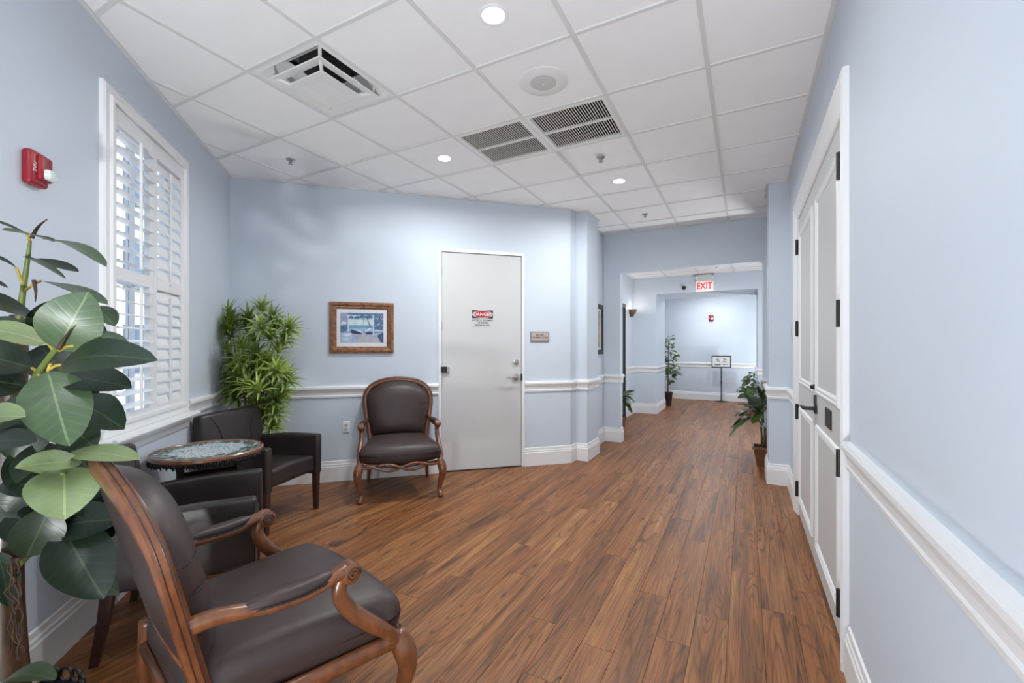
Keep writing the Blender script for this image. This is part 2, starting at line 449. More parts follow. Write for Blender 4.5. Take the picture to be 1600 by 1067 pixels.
def text_mesh(name, txt, size, mat, parent, M, align='CENTER', sx=1.0, bold=0.0):
    cu = bpy.data.curves.new(name, 'FONT'); cu.body = txt; cu.size = size; cu.align_x = align; cu.align_y = 'CENTER'
    cu.extrude = .0004; cu.offset = bold
    t = bpy.data.objects.new(name, cu); COL.objects.link(t)
    dg = bpy.context.evaluated_depsgraph_get(); dg.update()
    me = bpy.data.meshes.new_from_object(t.evaluated_get(dg))
    bpy.data.objects.remove(t); bpy.data.curves.remove(cu)
    me.transform(M @ Matrix.Diagonal((sx, 1, 1, 1)))
    me.materials.clear(); me.materials.append(MATS[mat]); me.name = name
    o = bpy.data.objects.new(name, me); COL.objects.link(o); o.parent = parent
    return o
def at(px, py, d):
    """a point seen at pixel (1600x1067 frame) at depth d in front of the camera"""
    s, c = math.sin(YAW), math.cos(YAW)
    u = (px-800)/FPX*d
    return Vector((-s*d+c*u, c*d+s*u, EYE+(543-py)/FPX*d))

# ------------------------------------------------------------------ plan
C = Vector((-4.435, 2.515)); Eo = Vector((-1.855, 5.01))
LD = Vector((math.sqrt(.5), -math.sqrt(.5)))          # along the window wall, corner towards the viewer
DD = (Eo-C).normalized()                              # along the door wall
LN = Vector((math.sqrt(.5), math.sqrt(.5)))           # into the room from the window wall
DN = Vector((DD.y, -DD.x))                            # into the room from the door wall
L0 = C + LD*5.0                                       # end of window wall
BACKY = -3.6
def lwp(s, d=0.0): p = C+LD*s+LN*d; return (p.x, p.y)
def dwp(s, d=0.0): p = C+DD*s+DN*d; return (p.x, p.y)
LM = Matrix(((LD.x, LN.x, 0, C.x), (LD.y, LN.y, 0, C.y), (0, 0, 1, 0), (0, 0, 0, 1)))   # (s, out, z) -> world
DM = Matrix(((DD.x, DN.x, 0, C.x), (DD.y, DN.y, 0, C.y), (0, 0, 1, 0), (0, 0, 0, 1)))
XR = .39
T = .14
half = [  # main room half-planes (n, c): n.p >= c
    (LN, LN.dot(C)), (DN, DN.dot(C)), (Vector((-1, 0)), -XR), (Vector((0, -1)), -6.42), (Vector((0, 1)), BACKY), (Vector((1, 0)), L0.x)]
# the window-wall half-plane only holds above the point where that wall ends; behind it the room runs straight back
def clip(poly, planes):
    for n, c in planes:
        out = []
        for i in range(len(poly)):
            a, b = Vector(poly[i]), Vector(poly[(i+1) % len(poly)])
            da, db = n.dot(a)-c, n.dot(b)-c
            if da >= 0: out.append(a)
            if (da >= 0) != (db >= 0): out.append(a+(b-a)*(da/(da-db)))
        poly = out
        if len(poly) < 3: return []
    return poly

# ------------------------------------------------------------------ walls
def wall(name, label, parts):
    mb = MB()
    for kind, *a in parts:
        if kind == 'p': mb.prism(a[0], a[1], a[2])
        else: mb.box(a[0], a[1], M=(a[2] if len(a) > 2 else None))
    return struct(mb.build(name, 'wall_paint'), label, 'wall')

WS0, WS1, WZ0, WZ1 = 1.115, 2.065, .90, 2.70           # window opening
wall('wall_left', 'pale blue wall holding the shuttered window', [
    ('b', (-.2, -T, 0), (WS0, 0, (CEIL+.17)), LM), ('b', (WS1, -T, 0), (5.0, 0, (CEIL+.17)), LM),
    ('b', (WS0, -T, 0), (WS1, 0, WZ0), LM), ('b', (WS0, -T, WZ1), (WS1, 0, (CEIL+.17)), LM)])
DS0, DS1, DZ = 2.05, 2.975, 2.44
Ls = (Eo-C).length
wall('wall_diagonal', 'pale blue wall with the framed seascape and flat white door', [
    ('b', (0, -T, 0), (DS0-.035, 0, (CEIL+.17)), DM), ('b', (DS1+.035, -T, 0), (Ls, 0, (CEIL+.17)), DM), ('b', (DS0-.035, -T, DZ+.035), (DS1+.035, 0, (CEIL+.17)), DM)])
wall('wall_pilaster_left', 'narrow pale blue pier stepping out beside the flat white door', [
    ('p', [(Eo.x, Eo.y), (-1.84, 5.17), (-1.70, 5.17), (-1.70, 5.62), (-1.85, 5.62), (-2.02, 5.62), (-2.02, 5.07)], 0, (CEIL+.17))])
wall('wall_alcove_left', 'short pale blue wall with the dark framed picture', [('b', (-2.02, 5.62, 0), (-1.85, 6.42, (CEIL+.17)))])
wall('wall_header_near', 'pale blue cross wall with the wide opening to the hallway', [
    ('b', (-2.21, 6.42, 0), (-1.61, 6.57, (CEIL+.17))), ('b', (.20, 6.42, 0), (.72, 6.57, (CEIL+.17))), ('b', (-1.61, 6.42, 2.475), (.20, 6.57, (CEIL+.17)))])
wall('wall_pilaster_right', 'pale blue pier beyond the panelled double door', [('p', [(XR, 5.17), (.213, 5.17), (.213, 5.62), (.5, 5.62), (.5, 5.17)], 0, (CEIL+.17))])
wall('wall_alcove_right', 'short pale blue wall behind the potted palm', [('b', (.36, 5.62, 0), (.5, 6.42, (CEIL+.17)))])
RY0, RY1, RZ = 2.44, 4.33, 2.45
wall('wall_right', 'long pale blue wall with the white panelled double door', [
    ('b', (XR, BACKY, 0), (XR+T, RY0, (CEIL+.17))), ('b', (XR, RY1, 0), (XR+T, 5.17, (CEIL+.17))), ('b', (XR, RY0, RZ), (XR+T, RY1, (CEIL+.17)))])
wall('wall_rear_left', 'pale blue wall behind the viewer on the window side', [('b', (L0.x-T, BACKY, 0), (L0.x, L0.y, (CEIL+.17)))])
wall('wall_back', 'pale blue wall behind the viewer', [('b', (L0.x-T, BACKY-T, 0), (XR+T, BACKY, (CEIL+.17)))])
# hallway beyond
X2L, X2R, Y2, Y3, YE = -2.09, .62, 9.5, 10.65, 12.65
wall('wall_hall_left', 'pale blue hallway wall with the bronze sconce', [('b', (X2L-T, 6.57, 0), (X2L, 7.72, (CEIL2+.05))), ('b', (X2L-T, 8.69, 0), (X2L, Y2, (CEIL2+.05))), ('b', (X2L-T, 7.72, 2.17), (X2L, 8.69, (CEIL2+.05)))])
wall('wall_hall_right', 'pale blue hallway wall opposite the sconce', [('b', (X2R, 6.57, 0), (X2R+T, Y2, (CEIL2+.05)))])
wall('wall_header_far', 'pale blue deep archway wall under the exit sign', [
    ('b', (-3.3, Y2, 0), (-1.635, Y3, (CEIL2+.05))), ('b', (.213, Y2, 0), (1.7, Y3, (CEIL2+.05))), ('b', (-1.635, Y2, 2.49), (.213, Y3, (CEIL2+.05)))])
wall('wall_end', 'pale blue wall at the end of the hallway', [('b', (-3.3, YE, 0), (1.7, YE+T, (CEIL2+.05)))])
wall('wall_end_left', 'pale blue left wall of the end room', [('b', (-3.3, Y3, 0), (-3.16, YE, (CEIL2+.05)))])
wall('wall_end_right', 'pale blue right wall of the end room', [('b', (1.56, Y3, 0), (1.7, YE, (CEIL2+.05)))])

# ------------------------------------------------------------------ mouldings
RAIL = [(0, .865), (.012, .865), (.014, .882), (.010, .890), (.013, .915), (.024, .942), (.032, .952), (.032, .970), (.024, .985), (0, .985)]
BASE = [(0, 0), (.020, 0), (.020, .150), (.015, .158), (.015, .172), (.010, .180), (.008, .205), (0, .210)]
ANG = [(0, CEIL-.006), (.022, CEIL-.006), (.022, CEIL+.006), (0, CEIL+.006)]
left_run = [lwp(WS0-.075), tuple(C), dwp(DS0-.035)]
mid_run = [dwp(DS1+.035), tuple(Eo), (-1.84, 5.17), (-1.70, 5.17), (-1.70, 5.62), (-1.85, 5.62), (-1.85, 6.42), (-1.61, 6.42), (-1.61, 6.57)]
right_run = [(XR, RY1+.11), (XR, 5.17), (.213, 5.17), (.213, 5.62), (.36, 5.62), (.36, 6.42), (.20, 6.42), (.20, 6.57)]
near_left = [(L0.x, BACKY), (L0.x, L0.y), lwp(WS1+.075)]
near_base = [(L0.x, BACKY), (L0.x, L0.y), tuple(C), dwp(DS0-.035)]
runs = [('near_left', near_left, near_base, -1, 'beside the window'), ('left', left_run, None, -1, 'between window and flat door'), ('mid', mid_run, mid_run, -1, 'stepping round the pier beside the flat door'),
        ('right', [(XR, BACKY), (XR, RY0-.14)], [(XR, BACKY), (XR, RY0-.14)], 1, 'on the long wall up to the double door'),
        ('right_far', right_run, right_run, 1, 'stepping round the pier past the double door'),
        ('hall_left', [(X2L, 8.74), (X2L, Y2), (-1.635, Y2), (-1.635, Y3)], [(X2L, 8.74), (X2L, Y2), (-1.635, Y2), (-1.635, Y3)], -1, 'on the hallway corner below the sconce'),
        ('hall_right', [(X2R, 6.57), (X2R, Y2), (.213, Y2), (.213, Y3)], [(X2R, 6.57), (X2R, Y2), (.213, Y2), (.213, Y3)], 1, 'on the hallway corner opposite the sconce'),
        ('end', [(-3.16, YE), (1.56, YE)], [(-3.16, YE), (1.56, YE)], -1, 'along the hallway end wall behind the sign stand')]
tn = 0
for nm, rl, bl, sd, where in runs:
    if rl:
        tn += 1; mb = MB(); sweep2d(mb, rl, RAIL, sd)
        struct(mb.build('trim_%d' % tn, 'trim_white'), 'white moulded chair rail ' + where, 'chair rail')
    if bl:
        mb = MB(); sweep2d(mb, bl, BASE, sd)
        struct(mb.build('baseboard_' + nm, 'trim_white'), 'tall white baseboard ' + (where if nm != 'near_left' else 'under the window and round the corner'), 'baseboard')
mb = MB(); sweep2d(mb, [(L0.x, BACKY), (L0.x, L0.y), tuple(C), tuple(Eo), (-1.84, 5.17), (-1.70, 5.17), (-1.70, 5.62), (-1.85, 5.62), (-1.85, 6.42), (.36, 6.42), (.36, 5.62), (.213, 5.62), (.213, 5.17), (XR, 5.17), (XR, BACKY)], ANG, -1)
tn += 1; struct(mb.build('trim_%d' % tn, 'grid_white'), 'thin white wall angle edging the tiled ceiling', 'ceiling trim')

# ------------------------------------------------------------------ floor of planks
mb = MB(); mb.prism([(L0.x-T, BACKY-T), (XR+T, BACKY-T), (XR+T, 5.3), (.72, 5.3), (1.7, 9.6), (1.7, YE+T), (-3.3, YE+T), (-3.3, 9.6), (-2.3, 6.5), tuple(C-LN*T-DN*T), tuple(L0-LN*T)], -.06, -.0085)
floor = struct(mb.build('floor', 'soil'), 'warm brown wood plank floor running down the hallway', 'floor')
PW, PL = .1515, 1.22
main_pl = half[:5]
regions = [main_pl, ]
def rects():
    col = 0
    x = -.83-PW*30
    while x < 1.7:
        off = (col*0.47 + (.23 if col % 3 == 0 else 0)) % 1.0*PL
        y = BACKY-PL+off
        while y < YE:
            yield x, y
            y += PL
        x += PW; col += 1
pcache = {}
def inside(px_, py_):
    p = Vector((px_, py_))
    if py_ < 6.5: return LN.dot(p) > LN.dot(C)-.02 and DN.dot(p) > DN.dot(C)-.02 and px_ < XR+.02 and py_ > BACKY and px_ > -4.6 and (px_ > L0.x-.02 if py_ < L0.y else True) and (px_ > -1.95 if py_ > 5 else True)
    if py_ < Y2+.02: return X2L-.02 < px_ < X2R+.02
    if py_ < Y3: return -1.65 < px_ < .23
    return -3.2 < px_ < 1.6 and py_ < YE
gap = .0009
for x, y in rects():
    hits = [inside(x+PW*i/3, y+PL*j/8) for i in range(4) for j in range(9)]
    if not any(hits): continue
    poly = [(x, y), (x+PW, y), (x+PW, y+PL), (x, y+PL)]
    pl = [(Vector((0, 1)), BACKY), (Vector((0, -1)), -YE)]
    if y+PL > L0.y+.3: pl.append((LN, LN.dot(C)-.04))
    if y+PL < 6.42:
        pl.append((Vector((-1, 0)), -(XR+.04)))
        if x < -1.9: pl.append((DN, DN.dot(C)-.04))
    if y+PL <= L0.y: pl.append((Vector((1, 0)), L0.x-.04))
    q = clip(poly, pl)
    if not q: continue
    full = len(q) == 4 and abs((q[2]-q[0]).length-math.hypot(PW, PL)) < 1e-4
    cx, cy = x+PW/2, y+PL/2
    if full and 'full' in pcache:
        o = bpy.data.objects.new('plank', pcache['full']); COL.objects.link(o)
    else:
        # shrink for the joint and bevel the top edge a hair
        def inset(pp, g):
            c0 = sum((Vector(a) for a in pp), Vector((0, 0)))/len(pp); out = []
            n = len(pp)
            for i in range(n):
                a, b, c2 = Vector(pp[i-1]), Vector(pp[i]), Vector(pp[(i+1) % n])
                d1 = (b-a).normalized(); d2 = (c2-b).normalized()
                n1 = Vector((-d1.y, d1.x)); n2 = Vector((-d2.y, d2.x))
                k = 1+n1.dot(n2)
                out.append(b+(n1+n2)/max(k, .3)*g)
            return out
        loc = [Vector(a)-Vector((cx, cy)) for a in q]
        a = inset(loc, gap*.5); b = inset(loc, gap*1.3)
        m2 = MB(); n = len(a)
        m2.rings([[(p.x, p.y, -.0085) for p in a], [(p.x, p.y, -.0012) for p in a], [(p.x, p.y, 0) for p in b]], True)
        o = m2.build('plank', 'plank_wood')
        if full: pcache['full'] = o.data
    o.location = (cx, cy, 0); o.parent = floor

# ------------------------------------------------------------------ ceiling of lay-in tiles
GX = [-.195+.6125*k for k in range(-8, 2)]
GY = [2.22+.6225*k for k in range(-10, 8)]
mb = MB(); mb.prism([(L0.x-T, BACKY-T), (XR+T, BACKY-T), (XR+T, 6.57), (-2.2, 6.57), tuple(Eo-DN*T), tuple(C-LN*T-DN*T), tuple(L0-LN*T)], CEIL+.17, CEIL+.22)
ceiling = struct(mb.build('ceiling', 'plenum'), 'white suspended ceiling of square lay-in tiles', 'ceiling')
skip = {(-2.032+.0, 2.842), }
def tile_at(i, j): return GX[i], GY[j]
def idx(v, arr): return max(k for k in range(len(arr)) if arr[k] <= v)
diff_ij = (idx(-2.34, GX), idx(1.9, GY)); ret_ij = [(idx(-1.73, GX), idx(3.1, GY)), (idx(-1.12, GX), idx(3.1, GY))]
open_ij = (idx(-1.12, GX), idx(3.8, GY))
tfull = None
for i in range(len(GX)):
    for j in range(len(GY)):
        x, y = GX[i], GY[j]; x2 = x+.6125; y2 = y+.6225
        if (i, j) == diff_ij or (i, j) in ret_ij: continue
        g = .004
        pl = [(Vector((-1, 0)), -XR), (Vector((0, -1)), -6.42), (Vector((0, 1)), BACKY)]
        if y < 5.0 and x2 < -1.5: pl.append((DN, DN.dot(C)))
        pl.append((Vector((1, 0)), L0.x) if y2 <= L0.y+.3 else (LN, LN.dot(C)))
        if y > 5.0: pl.append((Vector((1, 0)), -1.85))
        q = clip([(x+g, y+g), (x2-g, y+g), (x2-g, y2-g), (x+g, y2-g)], pl)
        if not q: continue
        c = Vector((x+.30625, y+.31125))
        full = len(q) == 4 and (q[2]-q[0]).length > math.hypot(.6125, .6225)-.02
        if full and tfull: o = bpy.data.objects.new('ceiling_tile', tfull); COL.objects.link(o)
        else:
            m2 = MB(); m2.prism([p-c for p in q], 0, .016); o = m2.build('ceiling_tile', 'tile_white')
            if full: tfull = o.data
        o.location = (c.x, c.y, CEIL+.004); o.parent = ceiling
        if (i, j) == open_ij: o.rotation_euler = (math.radians(-1.6), 0, 0); o.location.z += .012
def bar(a, b, w=.024):
    pl = [(Vector((-1, 0)), -XR), (Vector((0, -1)), -6.42), (Vector((0, 1)), BACKY)]
    if max(a[0], b[0]) < -1.9: pl.append((DN, DN.dot(C)))
    elif a[1] > 5.0: pl.append((Vector((1, 0)), -1.85))
    pl.append((Vector((1, 0)), L0.x) if max(a[1], b[1]) <= L0.y+.3 else (LN, LN.dot(C)))
    d = (Vector(b)-Vector(a)).normalized(); nn = Vector((-d.y, d.x))*w/2
    q = clip([Vector(a)-nn, Vector(b)-nn, Vector(b)+nn, Vector(a)+nn], pl)
    if not q: return
    m2 = MB(); m2.prism(q, CEIL-.004, CEIL+.006); m2.prism(clip([Vector(a)-nn*.15, Vector(b)-nn*.15, Vector(b)+nn*.15, Vector(a)+nn*.15], pl), CEIL+.004, CEIL+.035)
    m2.build('grid_bar', 'grid_white', ceiling, recentre=True)
for x in GX:
    bar((x, L0.y), (x, 6.42)); bar((x, BACKY), (x, L0.y))
for y in GY:
    for i in range(len(GX)):
        bar((GX[i]+.012, y), (GX[i]+.6005, y), .022)
# hallway ceilings
mb = MB(); mb.box((-2.3, 6.57, CEIL2+.05), (.76, Y2, CEIL2+.08)); mb.box((-3.3, Y3, CEIL2+.05), (1.7, YE+T, CEIL2+.08))
ceil2 = struct(mb.build('ceiling_hall', 'plenum'), 'lower white tiled ceiling over the hallway', 'ceiling')
hx = [-2.09, -2.03, -1.42, -.81, -.195, .415, .62]; hy = [6.57, 7.17, 7.79, 8.41, 9.03, 9.5]
for i in range(len(hx)-1):
    for j in range(len(hy)-1):
        m2 = MB(); m2.box((hx[i]+.007, hy[j]+.007, CEIL2+.003), (hx[i+1]-.007, hy[j+1]-.007, CEIL2+.018)); m2.build('ceiling_tile', 'tile_white', ceil2, recentre=True)
for x in hx: m2 = MB(); m2.box((max(x-.012, X2L), 6.57, CEIL2-.003), (min(x+.012, X2R), 9.5, CEIL2+.006)); m2.build('grid_bar', 'grid_white', ceil2, recentre=True)
for y in hy[1:-1]: m2 = MB(); m2.box((X2L, y-.012, CEIL2-.0025), (X2R, y+.012, CEIL2+.006)); m2.build('grid_bar', 'grid_white', ceil2, recentre=True)
m2 = MB(); m2.box((-3.16, Y3, CEIL2), (1.56, YE, CEIL2+.02)); m2.build('ceiling_panel', 'tile_white', ceil2)

# ------------------------------------------------------------------ window with plantation shutters
def lbox(mb, a, b, mi=0): mb.box(a, b, mi, LM)
win = struct(empty('window_1', lwp((WS0+WS1)/2, 0) + (WZ0,)), 'tall window with white plantation shutters and deep moulded sill', 'window')
winI = win.location.copy()
def wpart(mb, name, mat, parent=None, smooth=False, bevel=0):
    p = parent or win
    o = mb.build(name, mat, None, smooth, bevel=bevel)
    o.parent = p
    if p is win: o.matrix_parent_inverse = Matrix.Translation(-winI)
    return o
def frame_ring(mb, s0, s1, z0, z1, prof):
    """picture-frame moulding with mitred corners on the window wall: prof = (inset, out)"""
    rs = []
    for i, (sx, zx) in enumerate(((s0, z0), (s1, z0), (s1, z1), (s0, z1))):
        ds = 1 if sx == s0 else -1; dz = 1 if zx == z0 else -1
        rs.append([LM @ Vector((sx+ds*w, o, zx+dz*w)) for w, o in prof])
    mb.rings(rs, False, 0, True)
mb = MB(); frame_ring(mb, WS0-.065, WS1+.065, WZ0-.0, WZ1+.065, [(0, 0), (0, .018), (.012, .026), (.05, .022), (.058, .034), (.078, .034), (.078, -.10), (.07, -.10)])
wpart(mb, 'casing', 'shutter_white')
mb = MB()
prof = [(0, WZ0-.105), (.016, WZ0-.105), (.018, WZ0-.075), (.034, WZ0-.055), (.034, WZ0-.04), (.05, WZ0-.028), (.085, WZ0-.022), (.09, WZ0-.01), (.085, WZ0+.004), (0, WZ0+.004)]
sweep2d(mb, [lwp(WS0-.09), lwp(WS1+.09)], prof, 1)
wpart(mb, 'sill', 'shutter_white')
mb = MB()
for z in (WZ0, WZ1-.05): lbox(mb, (WS0, -.12, z), (WS1, -.09, z+.05))
for sx in (WS0, (WS0+WS1)/2-.02, WS1-.04): lbox(mb, (sx, -.12, WZ0+.05), (sx+.04, -.09, WZ1-.05))
lbox(mb, (WS0+.04, -.12, 1.76), (WS1-.04, -.09, 1.80))
wpart(mb, 'sash', 'shutter_white')
for k in range(2):
    for z0, z1 in ((WZ0+.05, 1.76), (1.80, WZ1-.05)):
        a = WS0+.04+k*((WS1-WS0)/2-.02); mb = MB(); lbox(mb, (a, -.107, z0), (a+(WS1-WS0)/2-.06, -.103, z1)); wpart(mb, 'pane', 'window_glass')
ell = [(math.cos(2*PI*j/12)*.0445, math.sin(2*PI*j/12)*.0055) for j in range(12)]
pan_w = (WS1-WS0-.030)/2
for pi_ in range(2):
    s1 = WS1-.013-pi_*(pan_w+.004); s0 = s1-pan_w
    st = .05
    mb = MB()
    lbox(mb, (s0, -.012, WZ0+.005), (s0+st, .018, WZ1-.015)); lbox(mb, (s1-st, -.012, WZ0+.005), (s1, .018, WZ1-.015))
    for z0, z1 in ((WZ0+.005, 1.01), (1.752, 1.822), (2.592, WZ1-.015)): lbox(mb, (s0+st, -.012, z0), (s1-st, .018, z1))
    sh = wpart(mb, 'shutter', 'shutter_white', bevel=.003)
    tilt = math.radians(8) if pi_ == 0 else math.radians(70)
    for z0, z1 in ((1.01, 1.752), (1.822, 2.592)):
        nl = 10
        for k in range(nl):
            zc = z0+(k+.5)*(z1-z0)/nl
            mb = MB(); ct, sn = math.cos(tilt), math.sin(tilt)
            ring = lambda sx: [LM @ Vector((sx, .003+a*ct-b*sn, zc-a*sn+b*ct)) if False else LM @ Vector((sx, .003+a*ct+b*sn, zc-a*sn+b*ct)) for a, b in ell]
            mb.rings([ring(s0+st+.002), ring(s1-st-.002)])
            wpart(mb, 'louver', 'shutter_white', sh, smooth='auto')
        fr = .003+.0445*math.cos(tilt)
        sc = (s0+s1)/2 if True else s0
        dzb = -.0445*math.sin(tilt)
        mb = MB(); lbox(mb, (sc-.007, fr-.002, z0+.02+dzb), (sc+.007, fr+.011, z1-.02+dzb*.3)); wpart(mb, 'tilt_rod', 'shutter_white', sh, bevel=.002)
for z in (1.15, 1.78, 2.45):
    mb = MB(); lbox(mb, (WS1-.022, .016, z-.035), (WS1-.004, .026, z+.035)); wpart(mb, 'hinge', 'metal_white')

# ------------------------------------------------------------------ flat white door
d1 = struct(empty('door_1', dwp((DS0+DS1)/2) + (0,)), 'flat white door with red danger sign and chrome lever', 'door')
d1I = d1.location.copy()
def dpart(mb, name, mat, parent=None, smooth=False, bevel=0):
    o = mb.build(name, mat, None, smooth, bevel=bevel); o.parent = parent or d1
    if not parent: o.matrix_parent_inverse = Matrix.Translation(-d1I)
    return o
mb = MB()
for a, b in (((DS0-.036, -.12, 0), (DS0+.0, .014, DZ)), ((DS1, -.12, 0), (DS1+.036, .014, DZ)), ((DS0-.036, -.12, DZ), (DS1+.036, .014, DZ+.036))): mb.box(a, b, 0, DM)
dpart(mb, 'door_frame', 'trim_white', bevel=.003)
mb = MB(); mb.box((DS0+.004, -.045, .012), (DS1-.004, -.002, DZ-.004), 0, DM); leaf = dpart(mb, 'leaf', 'door_white', bevel=.002)
mb = MB(); mb.box((DS0, -.06, 0), (DS1, .002, .010), 0, DM); dpart(mb, 'threshold', 'black_metal')
mb = MB(); mb.box((DS0, -.12, 0), (DS1, -.10, DZ), 0, DM); dpart(mb, 'backing', 'door_dark')
for z in (.25, 1.0, 1.62, 2.22):
    mb = MB(); mb.tube([DM @ Vector((DS0+.002, .004, z-.055)), DM @ Vector((DS0+.002, .004, z+.055))], .006, 8); dpart(mb, 'hinge', 'nickel', smooth='auto')
mb = MB(); mb.box((DS0-.01, .004, 1.105), (DS0+.06, .03, 1.17), 0, DM); cl = dpart(mb, 'latch_box', 'black_metal', bevel=.004)
mb = MB(); mb.box((DS0+.058, -.004, 1.108), (DS0+.085, .026, 1.165), 0, DM); dpart(mb, 'latch_end', 'chrome', bevel=.003)
def disc(M, r, d, n=20): m2 = MB(); m2.lathe([(r*.92, 0), (r, .002), (r, d-.003), (r*.8, d)], n=n, M=M); return m2
RX = DM @ Matrix.Rotation(-PI/2, 4, 'X')      # lathe axis -> out of the door wall
def dface(s, z, out=0.0): return DM @ Matrix.Translation((s, out, z)) @ Matrix.Rotation(-PI/2, 4, 'X')
ks = DS1-.07
dpart(disc(dface(ks, 1.215), .030, .022), 'deadbolt', 'chrome', smooth='auto')
rs = disc(dface(ks, 1.04), .038, .02); rose = dpart(rs, 'rose', 'chrome', smooth='auto')
mb = MB(); mb.tube([DM @ Vector(p) for p in ((ks, .01, 1.04), (ks, .055, 1.04), (ks-.02, .062, 1.04), (ks-.13, .058, 1.037))], [.012, .011, .011, .008], 10); dpart(mb, 'lever', 'chrome', smooth='auto')
mb = MB(); mb.box((DS1-.012, .0, 1.0), (DS1+.006, .018, 1.075), 0, DM); dpart(mb, 'strike', 'black_metal', bevel=.002)
# danger sign stuck to the door
SGN = DM @ Matrix.Translation((2.513, .0, 1.7)) @ Matrix(((1, 0, 0, 0), (0, 0, 1, 0), (0, 1, 0, 0), (0, 0, 0, 1)))   # (s, z, out)
sg = tag(empty('danger_sign', (SGN @ Vector((0, 0, 0)))), 'white danger sticker with red oval on black on the flat white door', 'sign')
sgI = sg.location.copy()
def spart(mb, name, mat, root, inv, parent=None, **k):
    o = mb.build(name, mat, None, **k); o.parent = parent or root
    if not parent: o.matrix_parent_inverse = Matrix.Translation(-inv)
    return o
w2, zb, zt = .128, -.085, .112
mb = MB(); mb.box((-w2, zb, -.002), (w2, zt, .001), 0, SGN); spart(mb, 'sticker', 'door_white', sg, sgI)
mb = MB(); mb.box((-.120, .010, .0005), (.120, .102, .0016), 0, SGN); spart(mb, 'header', 'ink', sg, sgI)
def oval(rx, ry, z, cy): 
    m2 = MB(); m2.rings([[SGN @ Vector((rx*math.cos(a*PI/16), cy+ry*math.sin(a*PI/16), q)) for a in range(32)] for q in (z-.0006, z)]); return m2
spart(oval(.117, .044, .0022, .056), 'oval_rim', 'sign_white', sg, sgI); spart(oval(.111, .0385, .0028, .056), 'oval', 'sign_red', sg, sgI)
def stext(txt, size, mat, x, y, z, sx=1.0, bold=0.0, root=None, inv=None, M=None):
    o = text_mesh('lettering', txt, size, mat, root, (M if M is not None else SGN) @ Matrix.Translation((x, y, z)), sx=sx, bold=bold); o.matrix_parent_inverse = Matrix.Translation(-inv); return o
stext('DANGER', .052, 'sign_white', 0, .055, .0032, 1.0, .0012, sg, sgI)
for t_, y_ in (('ELECTRICAL EQUIPMENT', -.014), ('AUTHORIZED', -.040), ('PERSONNEL ONLY', -.066)): stext(t_, .0255, 'ink', 0, y_, .0015, .86, .0004, sg, sgI)

# ------------------------------------------------------------------ panelled double door on the right wall
d2 = struct(empty('door_2', (XR, (RY0+RY1)/2, 0)), 'white panelled double door with black hinges and black lever', 'door')
d2I = d2.location.copy()
def rpart(mb, name, mat, parent=None, smooth=False, bevel=0):
    o = mb.build(name, mat, None, smooth, bevel=bevel); o.parent = parent or d2
    if not parent: o.matrix_parent_inverse = Matrix.Translation(-d2I)
    return o
# casing: profile runs up, over and down
CW = [(0, 0), (0, .022), (.012, .028), (.05, .018), (.06, .022), (.105, .012), (.125, .006), (.125, 0)]
mb = MB(); rs = []
for (yy, zz) in ((RY0-.125, 0), (RY0-.125, RZ+.125), (RY1+.125, RZ+.125), (RY1+.125, 0)):
    dy = 1 if yy < 3 else -1
    rs.append([(XR-o, yy+dy*w, zz-(w if zz > 0 else 0)) for w, o in CW])
mb.rings(rs, True); rpart(mb, 'casing', 'trim_white')
mb = MB()
for a, b in (((XR-.004, RY0, 0), (XR+.12, RY0+.012, RZ)), ((XR-.004, RY1-.012, 0), (XR+.12, RY1, RZ)), ((XR-.004, RY0+.012, RZ-.012), (XR+.12, RY1-.012, RZ))): mb.box(a, b)
rpart(mb, 'jamb', 'trim_white')
mb = MB(); mb.box((XR+.10, RY0, 0), (XR+.12, RY1, RZ)); rpart(mb, 'backing', 'door_dark')
YM = (RY0+RY1)/2
PM = [(0, 0), (.006, .010), (.018, .013), (.026, .008), (.040, .010), (.050, .003), (.055, -.006)]
